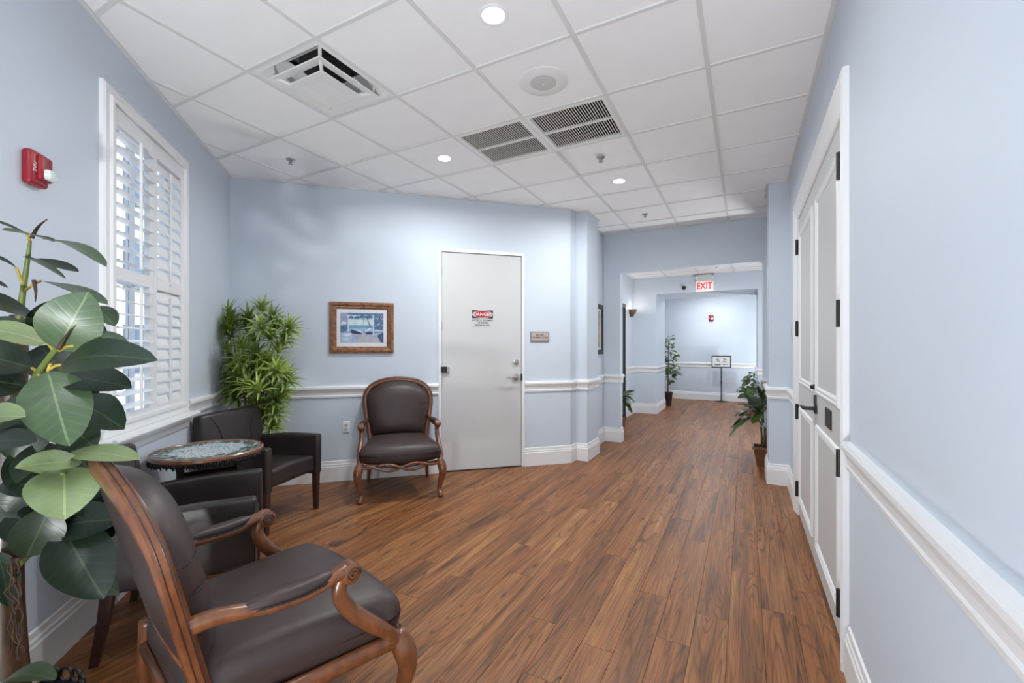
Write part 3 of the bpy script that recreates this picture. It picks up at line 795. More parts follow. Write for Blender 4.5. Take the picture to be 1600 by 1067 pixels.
for (y0, y1, hy_) in ((RY0+.014, YM-.002, RY0+.014), (YM+.002, RY1-.014, RY1-.014)):
    mb = MB(); mb.box((XR+.004, y0, .012), (XR+.046, y1, RZ-.014)); lf = rpart(mb, 'leaf', 'door_white', bevel=.002)
    for z0, z1 in ((.135, .905), (1.09, 2.31)):
        mb = MB(); rs = []
        a0, a1 = y0+.085, y1-.085
        for (yy, zz) in ((a0, z0), (a1, z0), (a1, z1), (a0, z1)):
            dy = 1 if yy == a0 else -1; dz = 1 if zz == z0 else -1
            rs.append([(XR+.004-o, yy+dy*w, zz+dz*w) for w, o in PM])
        mb.rings(rs, False, 0, True); rpart(mb, 'panel_moulding', 'trim_white', lf)
    for z in (.22, .855, 1.535, 2.205):
        mb = MB()
        s = 1 if hy_ < 3 else -1
        mb.tube([(XR-.014, hy_+s*.012, z-.062), (XR-.014, hy_+s*.012, z+.062)], .010, 10)
        mb.box((XR-.012, hy_-.006+s*.010, z-.058), (XR+.006, hy_+.020+s*.004, z+.058)); rpart(mb, 'hinge', 'black_metal', lf, smooth='auto')
    if hy_ < 3:
        mb = MB(); mb.lathe([(.030, 0), (.033, .003), (.033, .010), (.026, .014)], n=20, M=Matrix.Translation((XR+.004, YM-.075, 1.0)) @ Matrix.Rotation(-PI/2, 4, 'Y')); rpart(mb, 'rose', 'black_metal', lf, smooth='auto')
        mb = MB(); mb.tube([(XR, YM-.075, 1.0), (XR-.052, YM-.075, 1.0), (XR-.062, YM-.06, 1.0), (XR-.062, YM+.05, .995)], [.012, .011, .012, .010], 10); rpart(mb, 'lever', 'black_metal', lf, smooth='auto')
        mb = MB(); mb.box((XR-.012, YM-.082, 1.03), (XR+.004, YM-.066, 1.085)); rpart(mb, 'turn_piece', 'black_metal', lf, bevel=.002)
        mb = MB(); mb.box((XR-.004, YM-.62, .955), (XR+.004, YM-.45, 1.055)); rpart(mb, 'plate', 'black_metal', lf, bevel=.002)
        mb = MB(); mb.lathe([(.018, 0), (.020, .004), (.012, .03), (.008, .034)], n=16, M=Matrix.Translation((XR+.004, YM-.07, 1.135)) @ Matrix.Rotation(-PI/2, 4, 'Y')); rpart(mb, 'thumb_turn', 'black_metal', lf, smooth='auto')

# ------------------------------------------------------------------ dark hallway door
mb = MB(); mb.box((X2L-.10, 7.73, 0), (X2L-.02, 8.68, 2.16))
d3 = struct(mb.build('door_3', 'door_dark', bevel=.004), 'dark grey door in the hallway beside the sconce', 'door')
mb = MB()
for a, b in (((X2L-.12, 7.66, 0), (X2L+.014, 7.73, 2.23)), ((X2L-.12, 8.68, 0), (X2L+.014, 8.735, 2.23)), ((X2L-.12, 7.73, 2.16), (X2L+.014, 8.68, 2.23))): mb.box(a, b)
mb.build('door_frame', 'door_dark', d3)

# ------------------------------------------------------------------ ceiling fixtures
def can(x, y, z, label, watts=None, lamp=True):
    r = tag(empty('recessed_light', (x, y, z)), label, 'light', 'recessed ceiling lights')
    m2 = MB(); m2.lathe([(.054, .006), (.057, -.001), (.072, -.003), (.078, .0), (.078, .004)], n=28); m2.build('trim_ring', 'tile_white', r, smooth='auto')
    m2 = MB(); m2.lathe([(.056, .006), (.056, .0), (.03, -.004)], n=24); m2.build('lens', 'lamp_lens', r, smooth='auto')
    if lamp:
        L = bpy.data.lights.new('recessed_lamp', 'AREA'); L.shape = 'DISK'; L.size = .16; L.energy = watts or CAN_W; L.color = (.95, .985, .985)
        L.spread = math.radians(170)
        o = bpy.data.objects.new('recessed_lamp', L); COL.objects.link(o); o.parent = r; o.location = (0, 0, -.012)
    return r
can(-1.115, 1.91, CEIL+.003, 'round recessed light on the tile beside the round speaker', 13)
can(-2.338, 3.153, CEIL+.003, 'round recessed light left of the twin return grilles')
can(-1.115, 4.40, CEIL+.003, 'round recessed light just past the sprinkler and lifted tile', 21)
can(-1.115, -.58, CEIL+.003, 'unseen round recessed light added as fill above the viewer', 7)  # this and the next lamp are unseen, added as fill light
can(-.30, -2.2, CEIL+.003, 'unseen round recessed light added as fill at the rear of the room', 4)
can(-.75, 8.1, CEIL2+.002, 'round recessed light added as fill in the hallway ceiling')  # hallway and end room lamps, added to brighten those spaces
can(-.75, 11.7, CEIL2, 'unseen round recessed light added as fill in the end room ceiling')
# unseen uplights added to brighten the ceilings, behind the viewer and round hallway corners
def uplight(x, y, label, watts, tilt=(0, 0)):
    r = tag(empty('fill_uplight', (x, y, 0)), label, 'light', 'added fill uplights')
    m2 = MB(); m2.lathe([(.0, 0), (.10, 0), (.105, .01), (.105, .17), (.098, .18), (.094, .15), (.0, .14)], n=28); m2.build('housing', 'black_metal', r, smooth='auto')
    m2 = MB(); m2.lathe([(.0, .150), (.092, .152), (.092, .158), (.0, .160)], n=24); m2.build('lens', 'lamp_lens', r, smooth='auto')
    L = bpy.data.lights.new('fill_lamp', 'AREA'); L.shape = 'DISK'; L.size = .18; L.energy = watts; L.color = (.95, .985, .985)
    o = bpy.data.objects.new('fill_lamp', L); COL.objects.link(o); o.parent = r; o.location = (0, 0, .185); o.rotation_euler = (PI+tilt[0], tilt[1], 0)
uplight(-.22, -1.25, 'unseen black floor uplight added as ceiling fill behind the viewer', 84, (-.42, 0))
uplight(.42, 7.3, 'unseen black floor uplight added as fill round the right corner of the hallway', 30)
uplight(1.1, 11.6, 'unseen black floor uplight added as fill in the right of the end room', 32)
# loudspeaker
sp = tag(empty('ceiling_speaker', (-1.115, 2.53, CEIL+.003)), 'round off-white loudspeaker grille in a ceiling tile', 'speaker')
m2 = MB(); m2.lathe([(.152, .004), (.154, -.002), (.146, -.008), (.082, -.010), (.080, -.004)], n=40); m2.build('bezel', 'metal_white', sp, smooth='auto')
m2 = MB(); m2.lathe([(.082, -.002), (.081, -.010), (.05, -.014), (.01, -.015)], n=36); m2.build('grille', 'speaker_grey', sp, smooth='auto')
m2 = MB(); m2.lathe([(.008, -.012), (.008, -.018), (.004, -.020)], n=12); m2.build('screw', 'metal_white', sp, smooth='auto')
# sprinklers
def sprinkler(x, y, z, label):
    r = tag(empty('sprinkler_head', (x, y, z)), label, 'sprinkler', 'fire sprinkler heads')
    m2 = MB(); m2.lathe([(.012, .0), (.036, -.002), (.034, -.008), (.014, -.012)], n=20); m2.build('escutcheon', 'nickel', r, smooth='auto')
    m2 = MB(); m2.tube([(-.012, 0, -.008), (-.014, 0, -.03), (0, 0, -.042)], .003, 6); m2.tube([(.012, 0, -.008), (.014, 0, -.03), (0, 0, -.042)], .003, 6); m2.tube([(0, 0, -.008), (0, 0, -.042)], .005, 8); m2.build('frame_arms', 'nickel', r, smooth='auto')
    m2 = MB(); m2.lathe([(.004, -.040), (.018, -.042), (.018, -.044), (.004, -.046)], n=14); m2.build('deflector', 'nickel', r)
sprinkler(-1.115, 3.77, CEIL+.004, 'small sprinkler head between return grille and recessed light')
sprinkler(-1.10, 5.63, CEIL+.004, 'small sprinkler head nearest the hallway opening')
sprinkler(-3.55, 2.53, CEIL+.004, 'small sprinkler head near the window corner')
sprinkler(-1.75, 7.6, CEIL2+.003, 'sprinkler head in the hallway ceiling near the sconce')
sprinkler(-.45, 8.6, CEIL2+.003, 'sprinkler head in the hallway ceiling above the exit sign')
# supply diffuser
tx, ty = GX[diff_ij[0]]+.30625, GY[diff_ij[1]]+.31125
df = tag(empty('air_diffuser', (tx, ty, CEIL)), 'square white air diffuser with stepped plates and dark duct', 'vent')
def sqring(mb, prof, mi=0):
    rs = []
    for sx, sy in ((-1, -1), (1, -1), (1, 1), (-1, 1)): rs.append([(sx*w, sy*w, z) for w, z in prof])
    mb.rings(rs, False, mi, True)
m2 = MB(); sqring(m2, [(.300, .004), (.296, -.003), (.272, -.005), (.262, .006), (.175, .095), (.15, .10), (.15, .105), (.30, .02)]); m2.build('frame', 'metal_white', df)
m2 = MB(); m2.lathe([(.150, .09), (.150, .165), (.01, .166)], n=28); m2.build('duct', 'duct_dark', df, smooth='auto')
m2 = MB(); sqring(m2, [(.228, -.022), (.224, -.026), (.165, -.014), (.160, -.004), (.165, -.002), (.222, -.018)]); m2.build('outer_plate', 'metal_white', df)
m2 = MB(); m2.rings([[(sx*w, sy*w, z) for sx, sy in ((-1, -1), (1, -1), (1, 1), (-1, 1))] for w, z in ((.150, -.036), (.150, -.042), (.145, -.043), (.08, -.038), (.02, -.026))]); m2.build('inner_plate', 'metal_white', df)
for sx, sy in ((-1, 1), (1, 1), (1, -1), (-1, -1)):
    m2 = MB(); m2.tube([(sx*.14, sy*.14, -.036), (sx*.20, sy*.20, -.012), (sx*.21, sy*.21, .06)], .010, 8); m2.build('strut', 'metal_white', df, smooth='auto')
# return grilles
blade = None
for n_, (i, j) in enumerate(ret_ij):
    tx, ty = GX[i]+.30625, GY[j]+.31125
    rt = tag(empty('return_grille', (tx, ty, CEIL)), ('square bar return grille closer to the windows' if n_ == 0 else 'square bar return grille beside the sprinkler tile'), 'vent', 'return air grilles')
    m2 = MB(); rs = []
    for sx, sy in ((-1, -1), (1, -1), (1, 1), (-1, 1)): rs.append([(sx*w, sy*(w+.005), z) for w, z in ((.298, .004), (.294, -.004), (.268, -.006), (.264, .014), (.290, .02))])
    m2.rings(rs, False, 0, True); m2.build('frame', 'metal_white', rt)
    m2 = MB(); m2.box((-.265, -.008, -.004), (.265, .008, .012)); m2.build('cross_bar', 'metal_white', rt)
    m2 = MB(); m2.box((-.29, -.295, .08), (.29, .295, .09)); m2.build('filter', 'duct_dark', rt)
    nb = 28
    for k in range(nb):
        x = -.262+.524*(k+.5)/nb
        if blade is None:
            m2 = MB(); m2.box((-.0026, -.268, 0), (.0026, .268, .012), 0, Matrix.Rotation(math.radians(-34), 4, 'Y')); o = m2.build('blade', 'grid_white', rt); blade = o.data
        else: o = bpy.data.objects.new('blade', blade); COL.objects.link(o); o.parent = rt
        o.location = (x, 0, -.002)

# ------------------------------------------------------------------ things on the walls
def fire_strobe(M, label):
    loc = M.translation.copy(); r = tag(empty('fire_alarm', loc), label, 'alarm'); iv = loc
    W_ = lambda m2, nm, mt, **k: spart(m2, nm, mt, r, iv, **k)
    # M: x along wall, y out, z up
    m2 = MB(); m2.rbox((.060, .022, .082), .018, (0, .020, 0), 3, 2, M=M); W_(m2, 'housing', 'alarm_red', smooth=True)
    m2 = MB(); m2.rbox((.040, .018, .060), .012, (-.014, .042, .006), 3, 2, M=M); W_(m2, 'horn_face', 'alarm_red', smooth=True)
    m2 = MB(); m2.rbox((.032, .022, .024), .010, (-.020, .062, -.022), 3, 2, M=M); W_(m2, 'strobe_lens', 'strobe_glass', smooth=True)
    m2 = MB()
    m2.box((-.052, .054, .0), (-.006, .066, .006), 0, M); W_(m2, 'lens_rim', 'metal_white')
    o = text_mesh('lettering', 'FIRE', .026, 'sign_white', r, M @ Matrix.Translation((.043, .0425, .0)) @ Matrix(((0, -1, 0, 0), (0, 0, 1, 0), (-1, 0, 0, 0), (0, 0, 0, 1)))); o.matrix_parent_inverse = Matrix.Translation(-iv)
fire_strobe(LM @ Matrix.Translation((2.60, 0, 2.115)) @ Matrix.Scale(.86, 4), 'red fire alarm strobe on the window wall above the rubber plant')
EM = Matrix(((-1, 0, 0, -.786), (0, -1, 0, YE), (0, 0, 1, 2.15), (0, 0, 0, 1)))
fire_strobe(EM, 'red fire alarm strobe on the hallway end wall above the sign stand')

# framed seascape
PMx = DM @ Matrix.Translation((1.22, 0, 1.587)) @ Matrix(((1, 0, 0, 0), (0, 0, 1, 0), (0, 1, 0, 0), (0, 0, 0, 1)))   # (s, z, out)
pf = tag(empty('framed_picture', PMx.translation), 'wood-framed blue seascape print with white mat', 'picture'); pfI = pf.location.copy()
def rect_frame(M, hw, hh, prof):
    m2 = MB(); rs = []
    for sx, sy in ((-1, -1), (1, -1), (1, 1), (-1, 1)): rs.append([M @ Vector((sx*(hw-w), sy*(hh-w), o)) for w, o in prof])
    m2.rings(rs, False, 0, True); return m2
spart(rect_frame(PMx, .32, .267, [(0, 0), (0, .018), (.006, .026), (.030, .030), (.045, .022), (.058, .020), (.070, .012), (.070, .004), (.03, 0)]), 'frame', 'frame_wood', pf, pfI)
m2 = MB(); m2.box((-.262, -.209, .002), (.262, .209, .008), 0, PMx); spart(m2, 'mat_board', 'mat_board', pf, pfI)
def art():
    cols = {'sky': (176, 200, 214), 'cloud': (206, 222, 226), 'sea': (112, 156, 188), 'sea2': (146, 184, 206), 'wallp': (150, 158, 190), 'col': (206, 218, 232), 'dark': (66, 88, 128), 'deep': (48, 66, 104),
            'floorp': (166, 180, 210), 'light': (214, 222, 236), 'sand': (186, 182, 186), 'leafb': (88, 122, 156)}
    for k, c in cols.items(): mk('print_'+k, c, .7, var=.12, scale=28)
    names = ['print_'+k for k in cols]; ix = {k: i for i, k in enumerate(cols)}
    m2 = MB(); lay = [.0084]
    def poly(pts, c):
        lay[0] += .00003; z = lay[0]
        pts = [(max(-1, min(1, x)), max(-1, min(1, y))) for x, y in pts]
        n = len(pts); m2.add([PMx @ Vector((x*.215, y*.155, z)) for x, y in pts], [tuple(range(n))], ix[c])
    def rect(x0, y0, x1, y1, c): poly([(x0, y0), (x1, y0), (x1, y1), (x0, y1)], c)
    rect(-1, -1, 1, 1, 'wallp'); rect(-.66, .1, .56, .86, 'sky'); rect(-.6, .2, .5, .55, 'cloud'); rect(-.62, -.02, .56, .16, 'sea'); rect(-.62, -.2, .56, -.02, 'sea2')
    rect(-1, -1, 1, -.34, 'floorp'); rect(-.2, -1, .8, -.66, 'sand'); rect(-.66, .86, 1, 1, 'leafb')
    rect(-.66, -.28, -.61, .86, 'col'); rect(.50, -.5, .555, .86, 'col'); rect(.555, -.3, 1, .84, 'leafb')
    rnd = random.Random(3)
    for k in range(46):
        x = rnd.uniform(.6, .96); y = rnd.uniform(-.25, .7); a = rnd.uniform(0, PI); L = rnd.uniform(.06, .16)
        poly([(x, y), (x+L*math.cos(a)+.02, y+L*math.sin(a)), (x+L*1.5*math.cos(a+.2), y+L*1.5*math.sin(a+.2))], rnd.choice(['dark', 'deep', 'leafb', 'light']))
    for cx, cy in ((.15, .80), (-.38, .72), (.18, .78)):
        for k in range(11):
            a = PI+PI*k/10+rnd.uniform(-.1, .1); L = rnd.uniform(.22, .4); ex, ey = cx+L*math.cos(a), cy+.5*L*math.sin(a)-.05
            poly([(cx, cy), (ex, ey), ((cx+ex)/2+.02, (cy+ey)/2+.10)], 'dark' if k % 2 else 'leafb')
    poly([(.17, .8), (.20, .8), (.40, .1), (.36, .1)], 'dark'); poly([(.05, .75), (.08, .75), (.1, .25), (.07, .25)], 'leafb')
    poly([(-.5, -.1), (-.05, -.34), (.0, -.44), (-.5, -.38)], 'deep'); poly([(-.46, -.08), (-.02, -.32), (.06, -.30), (-.1, -.16)], 'light')
    poly([(.1, -.2), (.34, -.02), (.42, -.06), (.2, -.3)], 'light'); poly([(.15, -.3), (.45, -.3), (.5, -.42), (.2, -.44)], 'deep')
    poly([(-.12, -.5), (.12, -.38), (.2, -.6), (-.02, -.66)], 'sand')
    poly([(-.96, -.5), (-.5, -.42), (-.46, -.5), (-.5, -.98), (-.9, -.98)], 'sky'); poly([(-.98, -.46), (-.5, -.34), (-.44, -.46), (-.7, -.56)], 'light')
    poly([(-1, -.3), (-.68, -.2), (-.66, .18), (-1, .12)], 'leafb'); poly([(-.98, .2), (-.74, .24), (-.7, .36), (-.9, .42)], 'light'); poly([(-.9, -.1), (-.84, -.1), (-.86, .1)], 'deep')
    poly([(.7, -.5), (1, -.3), (1, -1), (.86, -.96)], 'dark'); poly([(.56, -.1), (1, -.16), (1, -.3), (.6, -.28)], 'sky')
    for k in range(40):
        x = rnd.uniform(-.95, .95); y = rnd.uniform(-.95, -.1); L = rnd.uniform(.03, .10); poly([(x, y), (x+L, y+.01), (x+L*.8, y+.04)], rnd.choice(['light', 'dark', 'sea', 'sand', 'sky']))
    spart(m2, 'print', names, pf, pfI)
art()

# room plaque
QM = DM @ Matrix.Translation((3.198, 0, 1.507)) @ Matrix(((1, 0, 0, 0), (0, 0, 1, 0), (0, 1, 0, 0), (0, 0, 0, 1)))
pq = tag(empty('room_plaque', QM.translation), 'small tan room plaque beside the flat white door', 'plaque'); pqI = pq.location.copy()
m2 = MB(); m2.box((-.118, -.062, 0), (.118, .062, .010), 0, QM); spart(m2, 'backplate', 'plaque_rim', pq, pqI, bevel=.003)
m2 = MB(); m2.box((-.104, -.042, .009), (.104, .050, .0125), 0, QM); spart(m2, 'face', 'plaque_tan', pq, pqI)
stext('ELECTRIC', .025, 'ink', 0, .020, .0130, .98, .0004, pq, pqI, QM); stext('EQUIPMENT ROOM', .025, 'ink', 0, -.010, .0130, .88, .0004, pq, pqI, QM)

# wall outlet
OM = DM @ Matrix.Translation((1.062, 0, .553)) @ Matrix(((1, 0, 0, 0), (0, 0, 1, 0), (0, 1, 0, 0), (0, 0, 0, 1)))
ol = tag(empty('wall_outlet', OM.translation), 'white double wall outlet below the seascape picture', 'outlet'); olI = ol.location.copy()
m2 = MB(); m2.rbox((.036, .058, .005), .004, (0, 0, .003), 2, 1, M=OM); spart(m2, 'cover_plate', 'outlet_white', ol, olI, smooth='auto')
for yy in (-.022, .022):
    m2 = MB(); m2.rbox((.015, .014, .004), .003, (0, yy, .0075), 2, 1, M=OM); s_ = spart(m2, 'receptacle', 'silver_plastic', ol, olI, smooth='auto')
    for xx in (-.006, .006):
        m2 = MB(); m2.box((xx-.001, yy-.004, .010), (xx+.001, yy+.005, .0118), 0, OM); o = m2.build('slot', 'ink'); o.parent = s_

# dark framed picture in the alcove
AM = Matrix(((0, 0, 1, -1.85), (-1, 0, 0, 6.06), (0, 1, 0, 1.64), (0, 0, 0, 1)))
ap = tag(empty('framed_picture', AM.translation), 'black-framed beige print in the alcove past the pier', 'picture'); apI = ap.location.copy()
spart(rect_frame(AM, .245, .355, [(0, 0), (0, .026), (.04, .030), (.065, .018), (.065, .004), (.03, 0)]), 'frame', 'dark_frame', ap, apI)
m2 = MB(); m2.box((-.19, -.30, .003), (.19, .30, .010), 0, AM); spart(m2, 'mat_board', 'mat_board', ap, apI)
m2 = MB(); m2.box((-.15, -.26, .009), (.15, .26, .0115), 0, AM); spart(m2, 'print', 'print_beige', ap, apI)

# oval device by the double door
VM = Matrix(((0, 0, -1, XR), (1, 0, 0, 4.62), (0, 1, 0, 1.53), (0, 0, 0, 1)))
vd = tag(empty('wall_sensor', VM.translation), 'slim silver oval reader on the wall past the double door', 'sensor'); vdI = vd.location.copy()
m2 = MB(); m2.rings([[VM @ Vector((.045*w*math.cos(a*PI/14), .105*w*math.sin(a*PI/14), z)) for a in range(28)] for w, z in ((1, 0), (1, .014), (.86, .022), (.5, .025))]); spart(m2, 'body', 'silver_plastic', vd, vdI, smooth='auto')
m2 = MB(); m2.box((-.016, -.05, .024), (.016, .02, .027), 0, VM); spart(m2, 'reader_face', 'nickel', vd, vdI)

# exit sign with emergency heads on the far header
XM = Matrix(((1, 0, 0, -.708), (0, -1, 0, Y2), (0, 0, 1, 2.59), (0, 0, 0, 1)))       # x right, y out, z up (towards the viewer)
ex = tag(empty('exit_sign', XM.translation), 'white exit sign with red letters and twin lamp heads', 'sign'); exI = ex.location.copy()
m2 = MB(); m2.rbox((.160, .022, .105), .010, (0, .024, 0), 3, 1, M=XM); spart(m2, 'sign_box', 'exit_face', ex, exI, smooth='auto')
o = text_mesh('lettering', 'EXIT', .185, 'exit_letter', ex, XM @ Matrix.Translation((0, .0475, 0)) @ Matrix(((1, 0, 0, 0), (0, 0, 1, 0), (0, 1, 0, 0), (0, 0, 0, 1))), sx=.74, bold=.004); o.matrix_parent_inverse = Matrix.Translation(-exI)
m2 = MB(); m2.rings([[XM @ Vector(p) for p in ((-w, .0, z), (w, .0, z), (w, .075, z), (-w, .075, z))] for w, z in ((.13, .10), (.155, .222))]); spart(m2, 'battery_housing', 'clear_plastic', ex, exI)
m2 = MB(); m2.box((-.17, 0, .222), (.17, .09, .232), 0, XM); spart(m2, 'top_plate', 'nickel', ex, exI)
for sx in (-1, 1):
    m2 = MB(); m2.lathe([(.022, 0), (.040, .02), (.046, .06), (.040, .066)], n=16, M=XM @ Matrix.Translation((sx*.165, .03, .165)) @ Matrix.Rotation(sx*.7, 4, 'Z') @ Matrix.Rotation(-PI/2, 4, 'X')); spart(m2, 'lamp_head', 'metal_white', ex, exI, smooth='auto')
# camera on the header
KM = Matrix(((1, 0, 0, -1.086), (0, -1, 0, Y2), (0, 0, 1, 2.582), (0, 0, 0, 1)))
kc = tag(empty('security_camera', KM.translation), 'small black dome camera left of the exit sign', 'camera'); kcI = kc.location.copy()
m2 = MB(); m2.lathe([(.050, 0), (.052, .008), (.042, .016)], n=20, M=KM @ Matrix.Rotation(-PI/2, 4, 'X')); spart(m2, 'mount', 'metal_white', kc, kcI, smooth='auto')
m2 = MB(); m2.lathe([(.040, .012), (.043, .03), (.036, .055), (.02, .066), (.004, .070)], n=20, M=KM @ Matrix.Rotation(-PI/2, 4, 'X')); spart(m2, 'dome', 'black_metal', kc, kcI, smooth='auto')

# bronze wall sconce
scn = tag(empty('wall_sconce', (X2L, 9.18, 2.10)), 'bronze uplight sconce on the hallway wall', 'sconce')
m2 = MB(); n = 14; rs = []
for r, z in ((.02, -.09), (.06, -.07), (.11, -.01), (.135, .05), (.14, .062), (.128, .06), (.10, -.005)):
    rs.append([(0, r, z)] + [(r*math.sin(PI*j/n), r*math.cos(PI*j/n), z) for j in range(1, n)] + [(0, -r, z)])
m2.rings(rs, True); m2.build('bowl', 'bronze', scn, smooth='auto')
m2 = MB(); m2.lathe([(.008, 0), (.016, .012), (.006, .03)], n=12, M=Matrix.Translation((.06, 0, -.10))); m2.build('finial', 'bronze', scn, smooth='auto')
Ls_ = bpy.data.lights.new('sconce_lamp', 'POINT'); Ls_.energy = 2.2; Ls_.color = (1, .9, .76); Ls_.shadow_soft_size = .04
o = bpy.data.objects.new('sconce_lamp', Ls_); COL.objects.link(o); o.parent = scn; o.location = (.07, 0, .06)

# sign stand at the end
ss = tag(empty('sign_stand', (-.535, 12.48, 0)), 'black pedestal stand holding a framed white notice', 'sign stand')
m2 = MB(); m2.lathe([(.0, 0), (.165, 0), (.165, .008), (.05, .018), (.02, .03)], n=28); m2.build('base', 'black_metal', ss, smooth='auto')
m2 = MB(); m2.tube([(0, 0, .02), (0, 0, .90)], .014, 12); m2.tube([(0, 0, .45), (0, 0, .52)], .018, 12); m2.build('pole', 'black_metal', ss, smooth='auto')
NM = Matrix(((1, 0, 0, 0), (0, 0, -1, -.02), (0, 1, 0, 1.02), (0, 0, 0, 1)))
m2 = rect_frame(NM, .225, .152, [(0, -.01), (0, .012), (.018, .012), (.020, .004), (.02, -.01)]); fr_ = m2.build('notice_frame', 'black_metal', ss)
m2 = MB(); m2.box((-.21, -.14, -.004), (.21, .14, .003), 0, NM); nt_ = m2.build('notice', 'sign_white', fr_)
m2 = MB(); rnd = random.Random(5)
for k, (x0, x1, y) in enumerate(((-.12, -.02, .085), (-.12, -.06, .06), (-.11, -.04, .03), (-.10, -.03, .0), (.04, .10, .08), (.05, .12, .055), (.03, .12, .01), (-.16, -.01, -.07), (-.15, -.02, -.085), (.03, .10, -.075), (.115, .15, -.07))):
    m2.box((x0, y-.006, .003), (x1, y+.006, .0036), 0, NM)
m2.build('printed_lines', 'ink', fr_)

# ------------------------------------------------------------------ carved armchairs (local +y is the front)
def louis_chair(name, label, loc, facing, lean):
    def back_y(x, z): return -.288-lean*(z-.45)/.6+.020*(x/.33)**2
    r = tag(empty(name, (loc[0], loc[1], 0), math.atan2(-facing[0], facing[1])), label, 'armchair', 'carved wooden armchairs')
    # seat: deep sprung leather cushion
    def sd(p):
        x, y, z = p
        k = 1+.16*(y/.30)
        top = z > 0
        crown = .040*(1-min(1, abs(x)/.36)**2)*(1-min(1, abs(y)/.31)**2) if top else 0
        bow = .035*(1-(x/.36)**2)*max(0, y/.30)
        lowe = -.018*math.cos(x/.36*PI)*max(0, y/.3) if not top else 0
        return (x*k*.93, y+bow, z+crown+lowe)
    m2 = MB(); m2.rbox((.350, .318, .084), .072, (0, .010, .405), 5, 8, deform=sd); st = m2.build('seat', 'leather', r, smooth=True)
    wl_ = [sd((x, y, -.075)) for x, y in ((-.343, -.29), (-.345, 0), (-.348, .26), (-.30, .314), (-.15, .317), (0, .317), (.15, .317), (.30, .314), (.348, .26), (.345, 0), (.343, -.29))]
    m2 = MB(); m2.tube(catmull([(p[0]*1.005, p[1]+.012, p[2]+.400) for p in wl_], 4), .006, 6); m2.build('welt', 'seam_dark', st, smooth=True)
    # seat rails
    m2 = MB()
    for s in (-1, 1):
        m2.tube(catmull([(s*.362, .30, .335), (s*.352, .16, .340), (s*.325, -.10, .342), (s*.295, -.305, .345)], 5), lerp_list([(.034, .022), (.030, .022), (.030, .022), (.032, .022)], 16), 8, up=(0, 0, 1))
    m2.tube([(-.29, -.305, .33), (.29, -.305, .33)], [(.028, .016)]*2, 8, up=(0, 0, 1))
    m2.build('seat_rail', 'carved_wood', r, smooth=True)
    # pierced plaited apron at the front
    for ph in (0, 1):
        m2 = MB(); pts = []
        for i in range(49):
            t = i/48; x = -.345+.69*t
            env = min(1, 4*min(t, 1-t)+.2)
            z = .312+(.028*math.cos(3*PI*t*2/2*1.0+ph*PI))*env + .010*math.cos(2*PI*t)
            pts.append((x, .325+.035*(1-(x/.36)**2)+(.005 if ph else -.005)*math.sin(3*PI*t), z))
        m2.tube(pts, [(.0135, .014)]*49, 8, up=(0, 0, 1)); m2.build('apron', 'carved_wood', r, smooth=True)
    # legs
    for s in (-1, 1):
        m2 = MB()
        pth = catmull([(s*.345, .300, .345), (s*.368, .325, .285), (s*.372, .335, .215), (s*.352, .318, .12), (s*.342, .315, .065), (s*.352, .335, .026), (s*.360, .352, .008)], 5)
        m2.tube(pth, lerp_list([.034, .042, .034, .023, .019, .027, .020], len(pth)), 12); m2.build('leg', 'carved_wood', r, smooth=True)
        m2 = MB()
        pth = catmull([(s*.285, -.295, .42), (s*.285, -.300, .30), (s*.290, -.310, .15), (s*.298, -.335, .03), (s*.300, -.342, .002)], 5)
        m2.tube(pth, lerp_list([.026, .024, .020, .017, .018], len(pth)), 10); m2.build('leg', 'carved_wood', r, smooth=True)
    # back frame: moulded rail following an arched outline
    half_o = [(.272, .385), (.283, .50), (.302, .62), (.322, .74), (.330, .83), (.318, .905), (.275, .970), (.20, 1.012), (.10, 1.036), (0, 1.044)]
    outl = [(-x, z) for x, z in half_o] + [(x, z) for x, z in reversed(half_o[:-1])]
    pth = catmull([(x, back_y(x, z), z) for x, z in outl], 4)
    sec = [(1, -.75), (1, .35), (.72, .62), (.50, .50), (.32, .95), (-.32, .95), (-.50, .55), (-.72, .70), (-1, .45), (-1, -.75), (-.6, -1), (.6, -1)]
    ups = []
    for i, p in enumerate(pth):
        q = Vector((p.x*.9, 0, max(.0, p.z-.78)*1.2)); q = q if q.length > 1e-4 else Vector((1, 0, 0)); ups.append(q.normalized())
    m2 = MB(); m2.tube(pth, [(.027, .023)]*len(pth), section=[(a, -b) for a, b in sec], up=ups); fr = m2.build('back_frame', 'carved_wood', r, smooth='auto')
    for a_, b_ in ((1.0, .35), (1.0, -.35), (-.62, -.86)):
        ln_ = []
        for i, p in enumerate(pth):
            t_ = (pth[min(i+1, len(pth)-1)]-pth[max(i-1, 0)]).normalized(); u_ = (ups[i]-t_*ups[i].dot(t_)).normalized(); w_ = t_.cross(u_)
            ln_.append(p+u_*(.0272*a_)+w_*(.0232*b_))
        m2 = MB(); m2.tube(ln_, .0020, 5); m2.build('carved_line', 'wood_dark', fr, smooth=True)
    m2 = MB(); m2.tube([(x, back_y(x, .50), .50) for x in (-.28, -.14, 0, .14, .28)], [(.024, .018)]*5, 8, up=(0, 0, 1)); m2.build('lower_rail', 'carved_wood', fr, smooth=True)
